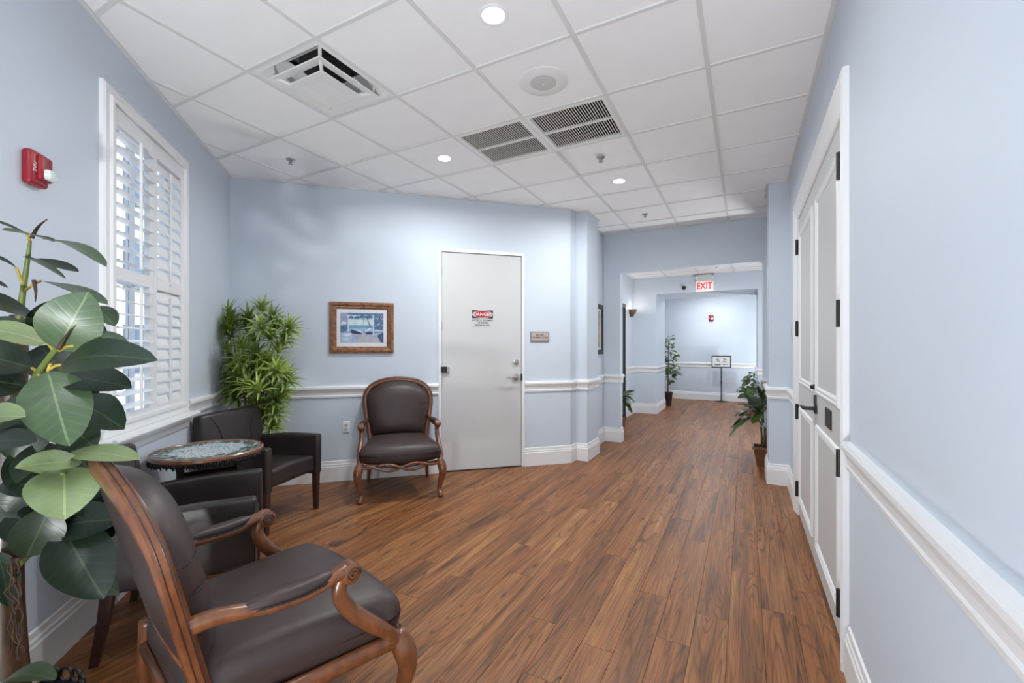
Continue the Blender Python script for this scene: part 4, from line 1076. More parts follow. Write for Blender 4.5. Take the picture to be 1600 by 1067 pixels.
    # back cushion
    def backpad(fy, by, inset, name):
        m2 = MB(); NU, NV = 22, 20; F = []; B = []
        for j in range(NV+1):
            v = j/NV
            for i in range(NU+1):
                u = -1+2*i/NU
                # ease samples towards the edges so that the roll is round
                uu = math.sin(u*PI/2); vv = .5+.5*math.sin((v-.5)*PI)
                x = uu*(.268+.054*min(1, vv*1.5)-inset)
                zt = 1.040-inset-.150*abs(uu)**3.0
                z = .475+inset+vv*(zt-.475-inset)
                edge = max(0, 1-abs(uu)**5)**.5*max(0, 1-abs(2*vv-1)**5)**.5
                yb = back_y(x, z)
                F.append(Vector((x, yb+.010+fy*edge*(.72+.28*(1-uu*uu)), z))); B.append(Vector((x, yb-.006-by*edge, z)))
        n = (NU+1)*(NV+1); fs = []
        for j in range(NV):
            for i in range(NU):
                a = j*(NU+1)+i; fs.append((a, a+1, a+NU+2, a+NU+1)); fs.append((n+a, n+a+NU+1, n+a+NU+2, n+a+1))
        per = [i for i in range(NU+1)] + [j*(NU+1)+NU for j in range(1, NV+1)] + [NV*(NU+1)+i for i in range(NU-1, -1, -1)] + [j*(NU+1) for j in range(NV-1, 0, -1)]
        for a, b in zip(per, per[1:]+per[:1]): fs.append((a, n+a, n+b, b))
        m2.add(F+B, fs); return m2.build(name, 'leather', r, smooth=True)
    pad = backpad(.118, .014, .012, 'back_cushion')
    for s in (-1, 1):
        for z in (.80, .72):
            pp = []
            for uu in (.97, .93, .86, .76, .66):
                x = uu*(.268+.054-.012); ed = max(0, 1-uu**5)**.5; pp.append((s*x, back_y(x, z)+.0105+.118*ed*(.72+.28*(1-uu*uu)), z+.02*(1-uu)))
            m2 = MB(); m2.tube(pp, [.0012, .0022, .0024, .0018, .0006], 5); m2.build('crease', 'seam_dark', pad, smooth=True)
    # arms
    for s in (-1, 1):
        m2 = MB()
        pth = catmull([(s*.305, -.335, .640), (s*.318, -.25, .648), (s*.336, -.12, .628), (s*.348, -.01, .628), (s*.353, .07, .646), (s*.352, .105, .652)], 5)
        m2.tube(pth, lerp_list([(.027, .021), (.024, .022), (.019, .029), (.019, .029), (.022, .026), (.022, .026)], len(pth)), 10, up=(0, 0, 1))
        # support sweeping down and forward to the leg
        pth = catmull([(s*.352, .095, .635), (s*.350, .085, .580), (s*.352, .120, .515), (s*.362, .185, .445), (s*.366, .250, .385), (s*.356, .295, .325)], 5)
        m2.tube(pth, lerp_list([(.024, .020), (.025, .021), (.027, .022), (.029, .023), (.025, .022), (.024, .022)], len(pth)), 10, up=(0, 1, 0))
        arm = m2.build('arm', 'carved_wood', r, smooth=True)
        m2 = MB()
        m2.lathe([(.006, -.028), (.028, -.027), (.034, -.022), (.034, .022), (.028, .027), (.006, .028)], n=22, M=Matrix.Translation((s*.352, .118, .640)) @ Matrix.Rotation(PI/2, 4, 'Y'))
        m2.build('scroll', 'carved_wood', arm, smooth='auto')
        for sd_ in (-1, 1):
            m2 = MB()
            sp_ = [(s*.352+sd_*.0282, .118+rr*math.cos(a), .640+rr*math.sin(a)) for rr, a in [(.024-.020*k/26, k*.42) for k in range(27)]]
            m2.tube(sp_, .0026, 5)
            m2.build('scroll_line', 'wood_dark', arm, smooth=True)
        m2 = MB()
        pth = catmull([(s*.328, -.195, .644), (s*.337, -.13, .648), (s*.346, -.05, .646), (s*.351, .02, .652), (s*.353, .055, .660)], 5)
        m2.tube(pth, lerp_list([(.010, .016), (.022, .028), (.024, .030), (.020, .026), (.008, .014)], len(pth)), 12, up=(0, 0, 1)); m2.build('arm_pad', 'leather', arm, smooth=True)
        for sd_ in (-1, 1):
            m2 = MB()
            m2.tube([(p.x+sd_*w, p.y, p.z-.010) for p, w in zip(pth, lerp_list([.012, .027, .029, .026, .012], len(pth)))], .0036, 6)
            m2.build('pad_welt', 'seam_dark', arm, smooth=True)
    return r
louis_chair('carved_armchair', 'carved wooden brown leather armchair in front of the flat white door', (-2.98, 3.294), (.70, -.714), .115)
louis_chair('carved_armchair', 'carved wooden brown leather armchair next to the rubber plant', (-1.525, 1.0), (.225, .974), .160)

# ------------------------------------------------------------------ club armchairs
def club_chair(label, loc, facing):
    r = tag(empty('club_armchair', (loc[0], loc[1], 0), math.atan2(-facing[0], facing[1])), label, 'armchair', 'dark leather club armchairs')
    for s in (-1, 1):
        m2 = MB()
        def ad(p): 
            x, y, z = p
            return (x, y, z-(.030*max(0, -y/.29) if z > 0 else 0)+(.0))
        m2.rbox((.036, .295, .170), .020, (s*.282, .005, .475), 3, 5, deform=ad); arm = m2.build('arm', 'leather_club', r, smooth=True)
        for dx in (-.034, .034):
            m2 = MB(); m2.tube([(s*.282+dx, .290, .335), (s*.282+dx, .292, .625)], .0018, 5); m2.build('seam', 'seam_dark', arm, smooth=True)
    m2 = MB()
    def sd(p):
        x, y, z = p
        return (x, y, z+(.014*(1-(x/.25)**2)+.012*(y/.29) if z > 0 else 0))
    m2.rbox((.250, .285, .062), .028, (0, .0, .395), 4, 6, deform=sd); m2.build('seat', 'leather_club', r, smooth=True)
    lean = Matrix.Translation((0, -.262, .30)) @ Matrix.Rotation(math.radians(9), 4, 'X')
    m2 = MB()
    def bd(p):
        x, y, z = p
        return (x*(1.0-.02*z/.28), y+(.016*(1-(x/.30)**2)*(1 if y > 0 else 0)), z-.012*(x/.3)**2*(1 if z > 0 else 0))
    m2.rbox((.305, .045, .290), .030, (0, 0, .285), 4, 8, deform=bd, M=lean); bk = m2.build('backrest', 'leather_club', r, smooth=True)
    for s in (-1, 1):
        m2 = MB()
        m2.tube(catmull([lean @ Vector(p) for p in ((s*.17, .058, .20), (s*.145, .060, .33), (s*.155, .059, .43), (s*.22, .054, .54))], 5), .0020, 5)
        m2.build('seam', 'seam_dark', bk, smooth=True)
    for sx in (-1, 1):
        for sy in (-1, 1):
            x, y = sx*.280, (.268 if sy > 0 else -.262)
            m2 = MB(); dy = 0 if sy > 0 else -.05
            m2.rings([[(x+a*w, y+b*w+d, z) for a, b in ((-1, -1), (1, -1), (1, 1), (-1, 1))] for w, z, d in ((.024, .345, 0), (.022, .20, dy*.3), (.0165, 0, dy))]); m2.build('leg', 'wood_dark', r, bevel=.003)
    return r
def fdir(deg): return (math.cos(math.radians(deg)), math.sin(math.radians(deg)))
f = fdir(15); club_chair('dark leather club armchair under the dracaena in the corner', (-3.155-.29*f[0], 2.290-.29*f[1]), f)
f = fdir(55); club_chair('dark leather club armchair between the mosaic table and the carved armchair', (-2.37-.30*f[0], 1.505-.30*f[1]), f)

# ------------------------------------------------------------------ mosaic table
tb = tag(empty('mosaic_table', (-3.015, 1.578, 0)), 'round mosaic-top side table with beaded fringe and dark legs', 'table')
TZ = .735
m2 = MB(); m2.lathe([(.10, TZ-.022), (.285, TZ-.020), (.287, TZ-.006), (.286, TZ-.0035), (.0, TZ-.0030)], n=48); m2.build('top', 'mosaic_glass', tb, smooth='auto')
m2 = MB(); prof = [(.283, TZ-.004), (.288, TZ+.002), (.298, TZ+.003), (.305, TZ-.004), (.304, TZ-.020), (.296, TZ-.028), (.284, TZ-.026)]
m2.rings([[Vector((rr*math.cos(2*PI*k/56), rr*math.sin(2*PI*k/56), z)) for rr, z in prof] for k in range(56)], False, 0, True); m2.build('rim', 'rim_wood', tb, smooth='auto')
m2 = MB(); rnd = random.Random(9)
for k in range(150):
    a = 2*PI*k/150; rr = .298+rnd.uniform(-.004, .004); L = rnd.uniform(.022, .040)
    x, y = rr*math.cos(a), rr*math.sin(a)
    m2.tube([(x, y, TZ-.022), (x*1.012, y*1.012, TZ-.022-L*.5), (x*1.0, y*1.0, TZ-.024-L)], [.0030, .0058, .0022], 5)
fg = m2.build('fringe', 'seam_dark', tb, smooth=True); fg['kind'] = 'stuff'
m2 = MB(); m2.lathe([(.255, TZ-.055), (.262, TZ-.055), (.262, TZ-.022), (.255, TZ-.022)], n=40); m2.build('apron', 'black_metal', tb, smooth='auto')
for k in range(4):
    a = PI/4*0+.35+k*PI/2; x, y = .205*math.cos(a), .205*math.sin(a)
    m2 = MB(); m2.box((x-.016, y-.016, 0), (x+.016, y+.016, TZ-.03)); m2.build('leg', 'black_metal', tb, bevel=.003)
    b = a+PI/2; x2, y2 = .205*math.cos(b), .205*math.sin(b)
    for z in (.625, .16):
        m2 = MB(); m2.tube([(x, y, z), (x2, y2, z)], [(.014, .009)]*2, 4, up=(0, 0, 1)); m2.build('stretcher', 'black_metal', tb)

# ------------------------------------------------------------------ plants
def leaf_mesh(mb, B, Tp, wid, nrm, fold=.18, droop=.10, n=12, shape='oval', twist=0.0):
    """one leaf from base B to tip Tp: wid = full width, nrm = direction the upper face looks"""
    B, Tp = Vector(B), Vector(Tp); ax = Tp-B; Lg = ax.length; t = ax.normalized()
    N = Vector(nrm); N = (N-t*N.dot(t)).normalized(); W = t.cross(N)
    o = len(mb.v); cols = (-1, -.6, 0, .6, 1)
    for i in range(n+1):
        v = i/n
        if shape == 'oval': w = math.sin(PI*min(1, v**.95))**.62*(1-.10*v) if 0 < v < .999 else 0
        else: w = (math.sin(PI*min(1, v**.55))**.8 if 0 < v < 1 else 0)
        w = max(w, .02)
        c = B+t*(Lg*v)+N*(droop*Lg*math.sin(PI*v))
        a = twist*(v-.5); Wr = W*math.cos(a)+N*math.sin(a); Nr = N*math.cos(a)-W*math.sin(a)
        for q in cols:
            mb.v.append(tuple(c+Wr*(q*w*wid/2)+Nr*(fold*abs(q)**1.4*w*wid/2)))
            mb.uv[len(mb.v)-1] = (.5+.5*q*max(w, .3), v)
    for i in range(n):
        for j in range(4):
            a = o+i*5+j; mb.f.append((a, a+1, a+6, a+5)); mb.m.append(0)

FIC = Vector((-2.12, .51))
fic = tag(empty('rubber_plant', (FIC.x, FIC.y, 0)), 'tall broad-leaved rubber plant in dark planter beneath the fire alarm', 'plant')
inv = Matrix.Translation((-FIC.x, -FIC.y, 0))
def fpart(mb, name, mat, smooth=True, parent=None):
    o = mb.build(name, mat, None, smooth); o.parent = parent or fic
    if not parent: o.matrix_parent_inverse = inv
    return o
m2 = MB(); m2.lathe([(.0, 0), (.12, 0), (.135, .01), (.165, .13), (.172, .145), (.172, .158), (.158, .158), (.152, .13)], c=(FIC.x, FIC.y, 0), n=32); pot = fpart(m2, 'planter', 'pot_dark', 'auto')
m2 = MB(); m2.lathe([(.0, .125), (.156, .13), (.156, .138), (.0, .142)], c=(FIC.x, FIC.y, 0), n=24); fpart(m2, 'soil', 'soil')
m2 = MB()
for k in range(22):
    a = 2*PI*k/22; c0 = Vector((FIC.x+.168*math.cos(a), FIC.y+.168*math.sin(a), .160)); tdir = Vector((-math.sin(a), math.cos(a), 0))
    m2.tube([c0+tdir*(.024*math.cos(q*2*PI/14))+Vector((0, 0, .028+.026*math.sin(q*2*PI/14))) for q in range(14)], .0062, 6, closed=True)
m2.tube([(FIC.x+.168*math.cos(2*PI*k/40), FIC.y+.168*math.sin(2*PI*k/40), .162) for k in range(40)], .007, 6, closed=True)
fpart(m2, 'scroll_rim', 'black_metal', parent=pot)
m2 = MB(); pth = catmull([(FIC.x, FIC.y, .10), at(6, 950, 1.45), at(9, 800, 1.46), at(14, 650, 1.47), at(26, 560, 1.47), at(28, 492, 1.46)], 6)
m2.tube(pth, lerp_list([.058, .050, .046, .040, .030, .020], len(pth)), 12); fpart(m2, 'trunk', 'bark')
stems = [([(27, 520, 1.46), (36, 455, 1.44), (44, 400, 1.42), (47, 376, 1.41)], [.012, .008, .006, .004]),
         ([(14, 650, 1.46), (45, 605, 1.36), (72, 565, 1.27), (92, 540, 1.24)], [.013, .010, .008, .006]),
         ([(12, 720, 1.45), (60, 735, 1.30), (100, 740, 1.22)], [.012, .008, .006]),
         ([(12, 900, 1.45), (45, 868, 1.40), (80, 840, 1.36), (98, 815, 1.34)], [.011, .008, .007, .006]),
         ([(20, 640, 1.46), (85, 640, 1.42), (120, 650, 1.40)], [.010, .007, .005])]
for pts, rad in stems:
    pth = catmull([at(*p) for p in pts], 5); m2 = MB(); m2.tube(pth, lerp_list(rad, len(pth)), 8); fpart(m2, 'stem', 'stem_green')
for pts in (([(50, 372, 1.41), (56, 360, 1.41), (64, 350, 1.41), (75, 342, 1.41)]), ([(53, 438, 1.42), (56, 455, 1.42), (55, 472, 1.43)]), ([(92, 545, 1.23), (100, 530, 1.22), (112, 512, 1.21)])):
    pth = catmull([at(*p) for p in pts], 4); m2 = MB(); m2.tube(pth, lerp_list([.006, .005, .003, .001], len(pth)), 7); fpart(m2, 'leaf_bud', 'root_brown')
#        base(px,py,d)     tip(px,py,d)     width px  up-vector mix (towards viewer, up, right)  tone
LV = [((42, 366, 1.42), (-52, 338, 1.34), 26, (.3, 1, 0), 'd'),
      ((84, 378, 1.44), (4, 360, 1.30), 44, (.18, 1, .1), 'm'),
      ((68, 374, 1.45), (166, 417, 1.36), 40, (.25, 1, .2), 'm'),
      ((52, 404, 1.43), (123, 425, 1.44), 30, (.55, 1, -.1), 'd'),
      ((36, 400, 1.42), (103, 436, 1.30), 16, (.25, 1, .1), 'm'),
      ((64, 439, 1.44), (168, 476, 1.38), 40, (.25, 1, .1), 'm'),
      ((25, 418, 1.42), (-40, 396, 1.36), 26, (.3, 1, 0), 'd'),
      ((13, 450, 1.42), (-44, 428, 1.36), 26, (.35, 1, 0), 'd'),
      ((58, 497, 1.42), (-48, 462, 1.28), 62, (.65, 1, 0), 'd'),
      ((70, 483, 1.42), (108, 465, 1.44), 26, (.7, 1, 0), 'd'),
      ((92, 548, 1.24), (139, 456, 1.23), 84, (1, .25, -.1), 'ml'),
      ((148, 478, 1.45), (179, 510, 1.40), 34, (.9, .6, .2), 'm'),
      ((150, 517, 1.42), (198, 541, 1.36), 30, (.45, 1, .2), 'm'),
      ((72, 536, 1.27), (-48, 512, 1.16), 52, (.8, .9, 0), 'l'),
      ((50, 575, 1.32), (-58, 552, 1.24), 58, (1, .45, 0), 'd'),
      ((42, 603, 1.32), (-58, 592, 1.24), 62, (1, .5, .1), 'd'),
      ((75, 580, 1.26), (108, 697, 1.20), 88, (1, .18, -.12), 'dm'),
      ((96, 570, 1.26), (246, 563, 1.18), 66, (1, .42, 0), 'd'),
      ((98, 590, 1.30), (206, 606, 1.26), 56, (1, .55, 0), 'd'),
      ((116, 626, 1.40), (194, 671, 1.36), 62, (1, .3, .1), 'd'),
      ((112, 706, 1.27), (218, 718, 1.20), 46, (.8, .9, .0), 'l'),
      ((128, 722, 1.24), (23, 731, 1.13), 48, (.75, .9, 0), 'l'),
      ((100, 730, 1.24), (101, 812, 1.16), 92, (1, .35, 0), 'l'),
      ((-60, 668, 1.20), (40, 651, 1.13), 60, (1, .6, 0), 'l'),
      ((-30, 690, 1.34), (58, 690, 1.30), 46, (1, .5, 0), 'd'),
      ((98, 826, 1.36), (162, 936, 1.28), 86, (1, .12, -.1), 'd'),
      ((104, 836, 1.38), (186, 930, 1.40), 60, (.8, -.1, -.6), 'd'),
      ((100, 822, 1.38), (190, 812, 1.36), 62, (1, .3, 0), 'd'),
      ((78, 792, 1.32), (40, 872, 1.30), 66, (1, 0, .1), 'd'),
      ((8, 1062, 1.32), (86, 1062, 1.20), 42, (.6, 1, 0), 'ml'),
      ((-4, 862, 1.40), (14, 948, 1.38), 36, (1, .1, .5), 'd'),
      ((8, 750, 1.38), (72, 772, 1.34), 44, (1, .3, 0), 'd'),
      ((30, 700, 1.40), (58, 780, 1.40), 60, (1, .2, .2), 'd'),
      ((92, 600, 1.40), (146, 640, 1.44), 60, (1, .3, 0), 'd'),
      ((80, 610, 1.44), (30, 680, 1.42), 74, (1, .2, 0), 'd'),
      ((62, 540, 1.44), (110, 600, 1.44), 70, (1, .4, 0), 'd'),
      ((100, 690, 1.44), (140, 735, 1.44), 60, (1, .3, 0), 'd'),
      ((40, 790, 1.40), (110, 812, 1.36), 50, (1, .5, 0), 'd'),
      ((96, 760, 1.40), (176, 800, 1.42), 64, (1, .3, 0), 'd'),
      ((60, 520, 1.43), (78, 470, 1.40), 40, (1, .5, .3), 'd'),
      ((20, 770, 1.42), (-30, 840, 1.36), 70, (1, .3, 0), 'd'),
      ((160, 536, 1.42), (118, 500, 1.42), 40, (1, .4, 0), 'd'),
      ((60, 640, 1.42), (20, 720, 1.38), 64, (1, .2, 0), 'd'), ((90, 655, 1.42), (150, 700, 1.44), 58, (1, .3, 0), 'd'),
      ((70, 690, 1.43), (60, 770, 1.40), 70, (1, .1, 0), 'd'), ((110, 760, 1.43), (160, 830, 1.44), 66, (1, .2, 0), 'd'),
      ((20, 800, 1.41), (66, 850, 1.38), 60, (1, .2, 0), 'd'), ((60, 745, 1.43), (10, 800, 1.38), 60, (1, .3, 0), 'd'),
      ((110, 790, 1.42), (178, 838, 1.43), 56, (1, .2, 0), 'd'), ((30, 530, 1.43), (-30, 505, 1.40), 56, (1, .4, 0), 'd')]
vdir = Vector((math.sin(YAW), -math.cos(YAW), 0)); rdir = Vector((math.cos(YAW), math.sin(YAW), 0))
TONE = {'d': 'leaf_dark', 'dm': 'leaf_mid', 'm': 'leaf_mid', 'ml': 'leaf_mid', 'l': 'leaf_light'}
rnd = random.Random(21)
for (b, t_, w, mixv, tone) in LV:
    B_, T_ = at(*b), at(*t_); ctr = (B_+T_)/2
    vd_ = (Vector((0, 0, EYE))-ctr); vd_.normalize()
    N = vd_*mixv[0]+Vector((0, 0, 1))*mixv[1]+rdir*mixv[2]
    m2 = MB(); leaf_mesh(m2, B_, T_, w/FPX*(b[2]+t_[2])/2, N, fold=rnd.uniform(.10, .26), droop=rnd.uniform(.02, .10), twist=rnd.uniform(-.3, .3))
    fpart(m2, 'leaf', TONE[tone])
for b, t_ in (((72, 535, 1.27), (84, 549, 1.25)), ((50, 575, 1.32), (62, 587, 1.30)), ((75, 580, 1.26), (80, 568, 1.26)), ((96, 570, 1.26), (78, 577, 1.26)), ((92, 548, 1.24), (115, 540, 1.24)),
              ((100, 730, 1.24), (106, 742, 1.24)), ((25, 418, 1.42), (36, 446, 1.43)), ((64, 439, 1.44), (38, 455, 1.44)), ((42, 366, 1.42), (47, 378, 1.41))):
    m2 = MB(); m2.tube(catmull([at(*b), (at(*b)+at(*t_))/2+Vector((0, 0, .004)), at(*t_)], 3), .0042, 6); fpart(m2, 'petiole', 'petiole_yellow')
for k in range(6):
    x0 = rnd.uniform(14, 26); pts = [at(x0+rnd.uniform(-9, 9)+(6 if y > 930 else 0), y, 1.36+rnd.uniform(-.02, .02)) for y in range(872, 1052, 18)]
    m2 = MB(); pth = catmull(pts, 4); m2.tube(pth, lerp_list([.0036, .0022, .0014], len(pth)), 5); fpart(m2, 'aerial_root', 'root_brown')

# dracaena in the corner
DRC = Vector((-4.05, 2.45))
dr = tag(empty('dracaena_plant', (DRC.x, DRC.y, 0)), 'bushy bright green dracaena in the corner behind the club armchair', 'plant'); dinv = Matrix.Translation((-DRC.x, -DRC.y, 0))
def child(mb, name, mat, root, iv, smooth=True):
    o = mb.build(name, mat, None, smooth); o.parent = root; o.matrix_parent_inverse = iv; return o
m2 = MB(); m2.lathe([(.0, 0), (.10, 0), (.12, .01), (.145, .26), (.15, .28), (.135, .28), (.13, .24)], c=(DRC.x, DRC.y, 0), n=24); child(m2, 'pot', 'pot_dark', dr, dinv, 'auto')
m2 = MB(); m2.lathe([(.0, .235), (.134, .24), (.134, .25), (.0, .255)], c=(DRC.x, DRC.y, 0), n=20); child(m2, 'soil', 'soil', dr, dinv)
ros = [(235, 140, 4.1), (180, 240, 4.0), (300, 195, 4.15), (490, 110, 4.2), (560, 180, 4.15), (490, 240, 3.95), (668, 245, 4.1), (360, 370, 3.85), (225, 390, 4.05), (600, 390, 4.1), (540, 465, 4.0), (585, 540, 3.95),
       (330, 560, 3.9), (205, 520, 4.1), (655, 600, 4.0), (470, 670, 3.8), (320, 640, 3.95), (215, 705, 3.95), (320, 725, 3.85), (560, 640, 4.05), (580, 740, 3.95), (500, 850, 3.85), (570, 830, 4.0), (550, 920, 3.9),
       (360, 470, 3.95), (450, 420, 3.95), (250, 600, 4.0), (400, 640, 3.9), (520, 780, 4.0), (260, 240, 4.0), (430, 490, 4.15), (270, 300, 4.1), (430, 330, 4.15), (420, 590, 4.1), (270, 450, 4.15), (640, 320, 4.15), (150, 620, 4.1), (440, 780, 3.95), (500, 560, 4.15), (400, 180, 4.2)]
rnd = random.Random(4)
for q in range(16): ros.append((rnd.uniform(170, 640), rnd.uniform(180, 820), rnd.uniform(4.0, 4.22)))
ros = [(a, b_, max(c_, 4.03) if b_ > 690 else c_) for a, b_, c_ in ros]
tips = []
for k, (cx, cy, d) in enumerate(ros):
    c0 = at(300+cx/4.445, 460+cy/4.445, d)
    for P in (LN, DN):
        dd = P.dot(c0.xy)-P.dot(C)
        if dd < .06: c0.x += P.x*(.06-dd); c0.y += P.y*(.06-dd)
    tips.append(c0)
    ax = (vdir*rnd.uniform(.2, .9)+rdir*((cx-400)/400*.8+rnd.uniform(-.2, .2))+Vector((0, 0, rnd.uniform(.5, 1.0)))).normalized()
    e1 = ax.orthogonal().normalized(); e2 = ax.cross(e1)
    m2 = MB(); nl = 26
    for q in range(nl):
        a = q*2.399; el = .10+1.15*(q/nl)
        L = (.150+.05*math.sin(el))*rnd.uniform(.85, 1.15)*(.8 if q > 19 else 1)
        dirv = (e1*math.cos(a)+e2*math.sin(a))*math.cos(el*.95)+ax*math.sin(el*.95)
        tp = c0+dirv*L+Vector((0, 0, -.028*math.cos(el)))
        for P in (LN, DN):
            dd = P.dot(tp.xy)-P.dot(C)
            if dd < .02: tp.x += P.x*(.02-dd); tp.y += P.y*(.02-dd)
        leaf_mesh(m2, c0-ax*.02, tp, .028*rnd.uniform(.8, 1.15), ax*.8+Vector((0, 0, .5))+vdir*.1, fold=.30, droop=.13, n=5, shape='strap')
    vv = []
    for v_ in m2.v:
        p_ = Vector(v_)
        for P in (LN, DN):
            dd = P.dot(p_.xy)-P.dot(C)
            if dd < .036: p_.x += P.x*(.036-dd); p_.y += P.y*(.036-dd)
        vv.append(tuple(p_))
    m2.v = vv
    child(m2, 'leaf_rosette', 'leaf_dracaena_bright' if rnd.random() < .45 else 'leaf_dracaena', dr, dinv)
for k, tp in enumerate(tips):
    if k % 3: continue
    b0 = Vector((DRC.x+rnd.uniform(-.04, .04), DRC.y+rnd.uniform(-.04, .04), .24)); midp = Vector(((b0.x*2+tp.x)/3, (b0.y*2+tp.y)/3, tp.z*.6+.05))
    m2 = MB(); pth = catmull([b0, midp, tp], 5); m2.tube(pth, lerp_list([.008, .006, .004], len(pth)), 6); child(m2, 'cane', 'cane_brown', dr, dinv)

# palms
def frond(mb, B, Tp, arch, nl, ll, mixr, side=None):
    B, Tp = Vector(B), Vector(Tp); pts = []
    for i in range(11):
        t = i/10; p = B.lerp(Tp, t); p.z += arch*math.sin(PI*t**.8); pts.append(p)
    mb.tube(pts, lerp_list([.006, .004, .0015], 11), 5)
    for i in range(nl):
        t = .22+.76*i/(nl-1); q = t*10; a = int(min(q, 9)); p = pts[a].lerp(pts[a+1], q-a); tg = (pts[a+1]-pts[a]).normalized()
        sd_ = tg.cross(Vector((0, 0, 1))).normalized()
        L = ll*(math.sin(PI*(.15+.8*t))*.8+.25)
        for s in (-1, 1):
            dv = (tg*.75+sd_*s*.8+Vector((0, 0, -.25))).normalized()
            leaf_mesh(mb, p, p+dv*L, .027, Vector((0, 0, 1))+sd_*s*.3, fold=.15, droop=.10, n=4, shape='strap')
def palm(root_xy, label, group, fr_list, pot_h, pot_r, ll, nl=17, square=False):
    x, y = root_xy; r = tag(empty('potted_palm', (x, y, 0)), label, 'plant'); iv = Matrix.Translation((-x, -y, 0))
    m2 = MB()
    if square:
        m2.rings([[(x+sx*w, y+sy*w, z) for sx, sy in ((-1, -1), (1, -1), (1, 1), (-1, 1))] for w, z in ((pot_r*.62, 0), (pot_r*.64, .02), (pot_r*.9, pot_h*.86), (pot_r, pot_h*.88), (pot_r, pot_h), (pot_r*.86, pot_h), (pot_r*.82, pot_h*.8))])
        child(m2, 'pot', 'pot_brown', r, iv, False)
    else:
        m2.lathe([(.0, 0), (pot_r*.7, 0), (pot_r*.72, .02), (pot_r*.95, pot_h*.9), (pot_r, pot_h*.92), (pot_r, pot_h), (pot_r*.85, pot_h), (pot_r*.8, pot_h*.8)], c=(x, y, 0), n=24); child(m2, 'pot', 'pot_brown', r, iv, 'auto')
    m2 = MB(); m2.lathe([(.0, pot_h*.82), (pot_r*.8, pot_h*.82), (pot_r*.8, pot_h*.86), (.0, pot_h*.88)], c=(x, y, 0), n=16); child(m2, 'soil', 'soil', r, iv)
    for dx, dy, z1, z2, arch in fr_list:
        m2 = MB(); frond(m2, (x+dx*.06, y+dy*.06, z1), (x+dx, y+dy, z2), arch, nl, ll, 0); child(m2, 'frond', 'leaf_palm', r, iv)
    m2 = MB()
    for k in range(5): m2.tube([(x+.02*math.cos(k), y+.02*math.sin(k), pot_h*.8), (x+.035*math.cos(k*1.3), y+.035*math.sin(k*1.3), pot_h+.22)], [.014, .008], 7)
    child(m2, 'stalk', 'cane_brown', r, iv)
    return r
palm((.195, 5.93), 'arching potted palm in square copper-brown pot behind the right pier', None,
     [(-.30, -.10, .46, .46, .10), (-.34, .02, .48, .34, .16), (-.20, -.16, .50, .72, .08), (-.08, -.14, .5, .92, .04), (-.16, .18, .5, .80, .06), (-.03, .20, .5, .95, .03), (-.02, -.10, .5, .88, .03), (-.26, .16, .46, .56, .12), (-.14, -.2, .48, .55, .12)], .23, .118, .16, square=True)
palm((-1.86, 7.35), 'small potted palm in front of the dark hallway door', None,
     [(.22, .06, .42, .50, .10), (.20, -.12, .42, .62, .06), (.10, .22, .42, .40, .10), (-.08, -.2, .42, .6, .08), (.16, .18, .45, .66, .05), (-.05, .2, .42, .62, .05), (.20, .0, .40, .34, .08)], .24, .12, .14)
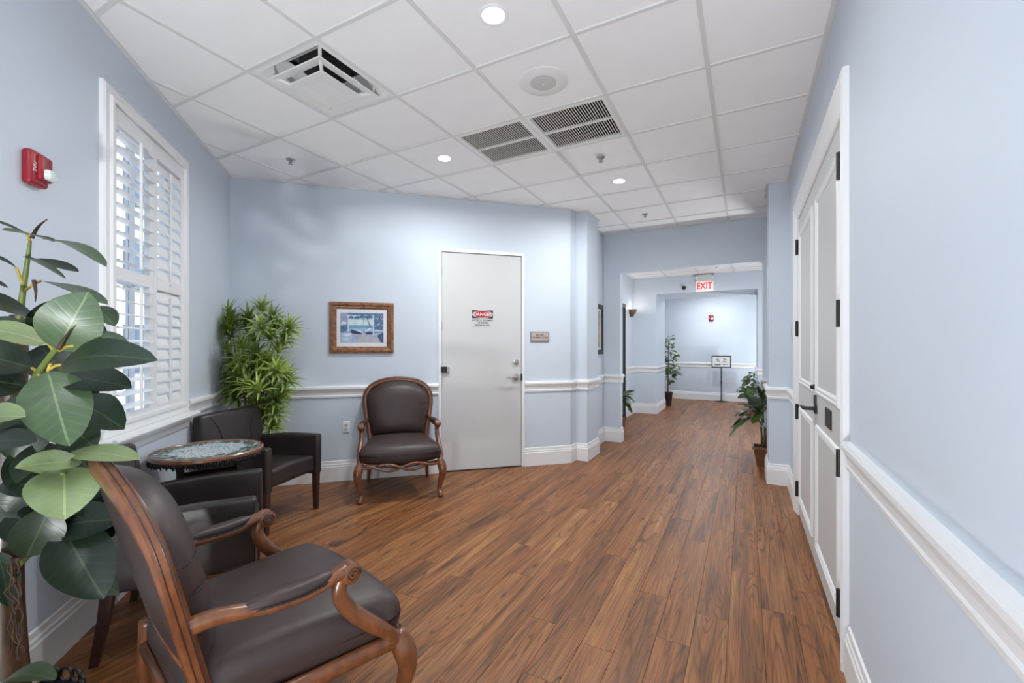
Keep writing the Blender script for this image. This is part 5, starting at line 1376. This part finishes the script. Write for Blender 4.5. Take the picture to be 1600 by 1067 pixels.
def leafy(root_xy, label, h, z0, spread, n, pot_h, pot_r, mat, seed, toward=None):
    x, y = root_xy; r = tag(empty('potted_tree', (x, y, 0)), label, 'plant'); iv = Matrix.Translation((-x, -y, 0)); rr = random.Random(seed)
    m2 = MB(); m2.lathe([(.0, 0), (pot_r*.66, 0), (pot_r*.68, .02), (pot_r*.95, pot_h*.9), (pot_r, pot_h*.92), (pot_r, pot_h), (pot_r*.85, pot_h), (pot_r*.8, pot_h*.8)], c=(x, y, 0), n=24); child(m2, 'pot', 'pot_dark', r, iv, 'auto')
    m2 = MB(); m2.lathe([(.0, pot_h*.82), (pot_r*.8, pot_h*.82), (pot_r*.8, pot_h*.86), (.0, pot_h*.88)], c=(x, y, 0), n=16); child(m2, 'soil', 'soil', r, iv)
    m2 = MB(); m2.tube([(x, y, pot_h*.8), (x+.01, y, h*.5), (x+.02, y+.01, h*.92)], [.016, .012, .006], 8); child(m2, 'trunk', 'cane_brown', r, iv)
    for k in range(n):
        z = z0+(h-z0)*(k+.5)/n+rr.uniform(-.04, .04); a = k*2.4+rr.uniform(-.5, .5); sp_ = spread*(1-.5*((z-z0)/(h-z0))**2)*rr.uniform(.5, 1.15)
        B = Vector((x+.02, y+.01, z-.03)); d = Vector((math.cos(a), math.sin(a), rr.uniform(-.5, .6))).normalized()
        m2 = MB(); st = B+d*sp_*.35; m2.tube([B, st], .004, 5)
        leaf_mesh(m2, st, st+d*sp_*.65+Vector((0, 0, -.04)), sp_*.42, Vector((0, 0, 1))-d*.2+vdir*.7, fold=.15, droop=.10, n=6); child(m2, 'leaf', mat, r, iv)
    return r
leafy((-1.62, 10.98), 'tall slim potted tree beside the deep archway at the hallway end', 1.66, .62, .30, 84, .33, .115, 'leaf_far', 2)
leafy((.16, 11.35), 'dark low leafy potted plant by the right side of the end room', .86, .36, .34, 80, .28, .12, 'leaf_far', 6)

# ------------------------------------------------------------------ outside the window
bd = Matrix.Translation((-12.2, 5.2, 0)) @ Matrix.Rotation(math.radians(-20), 4, 'Z')
bl = tag(empty('neighbour_building', bd.translation), 'white neighbouring building with dark windows seen through the shutters', 'building'); blI = bl.location.copy()
m2 = MB(); m2.box((-3, -9, -.2), (0, 15, 9), 0, bd); spart(m2, 'wall', 'facade_white', bl, blI)
m2 = MB(); m2.box((-3.2, -9.2, 9), (.3, 15.2, 9.3), 0, bd); spart(m2, 'roof', 'roof_grey', bl, blI)
for yy in [-8.4+1.15*q for q in range(20)]:
    for zz in (.8, 2.7, 4.6, 6.5):
        m2 = MB(); m2.box((-.05, yy-.2, zz), (.04, yy+.2, zz+1.1), 0, bd); wf = spart(m2, 'window', 'roof_grey', bl, blI)
        m2 = MB(); m2.box((.03, yy-.15, zz+.05), (.05, yy+.15, zz+1.05), 0, bd); o = m2.build('pane', 'facade_glass'); o.parent = wf
m2 = MB(); m2.prism([(-40, -30), tuple(L0-LN*T), lwp(4.9, -T), lwp(-.2, -T), (-4.7, 20), (-40, 20)], -.3, -.15)
struct(m2.build('ground', 'pavement'), 'pale paved ground outside the window', 'ground')
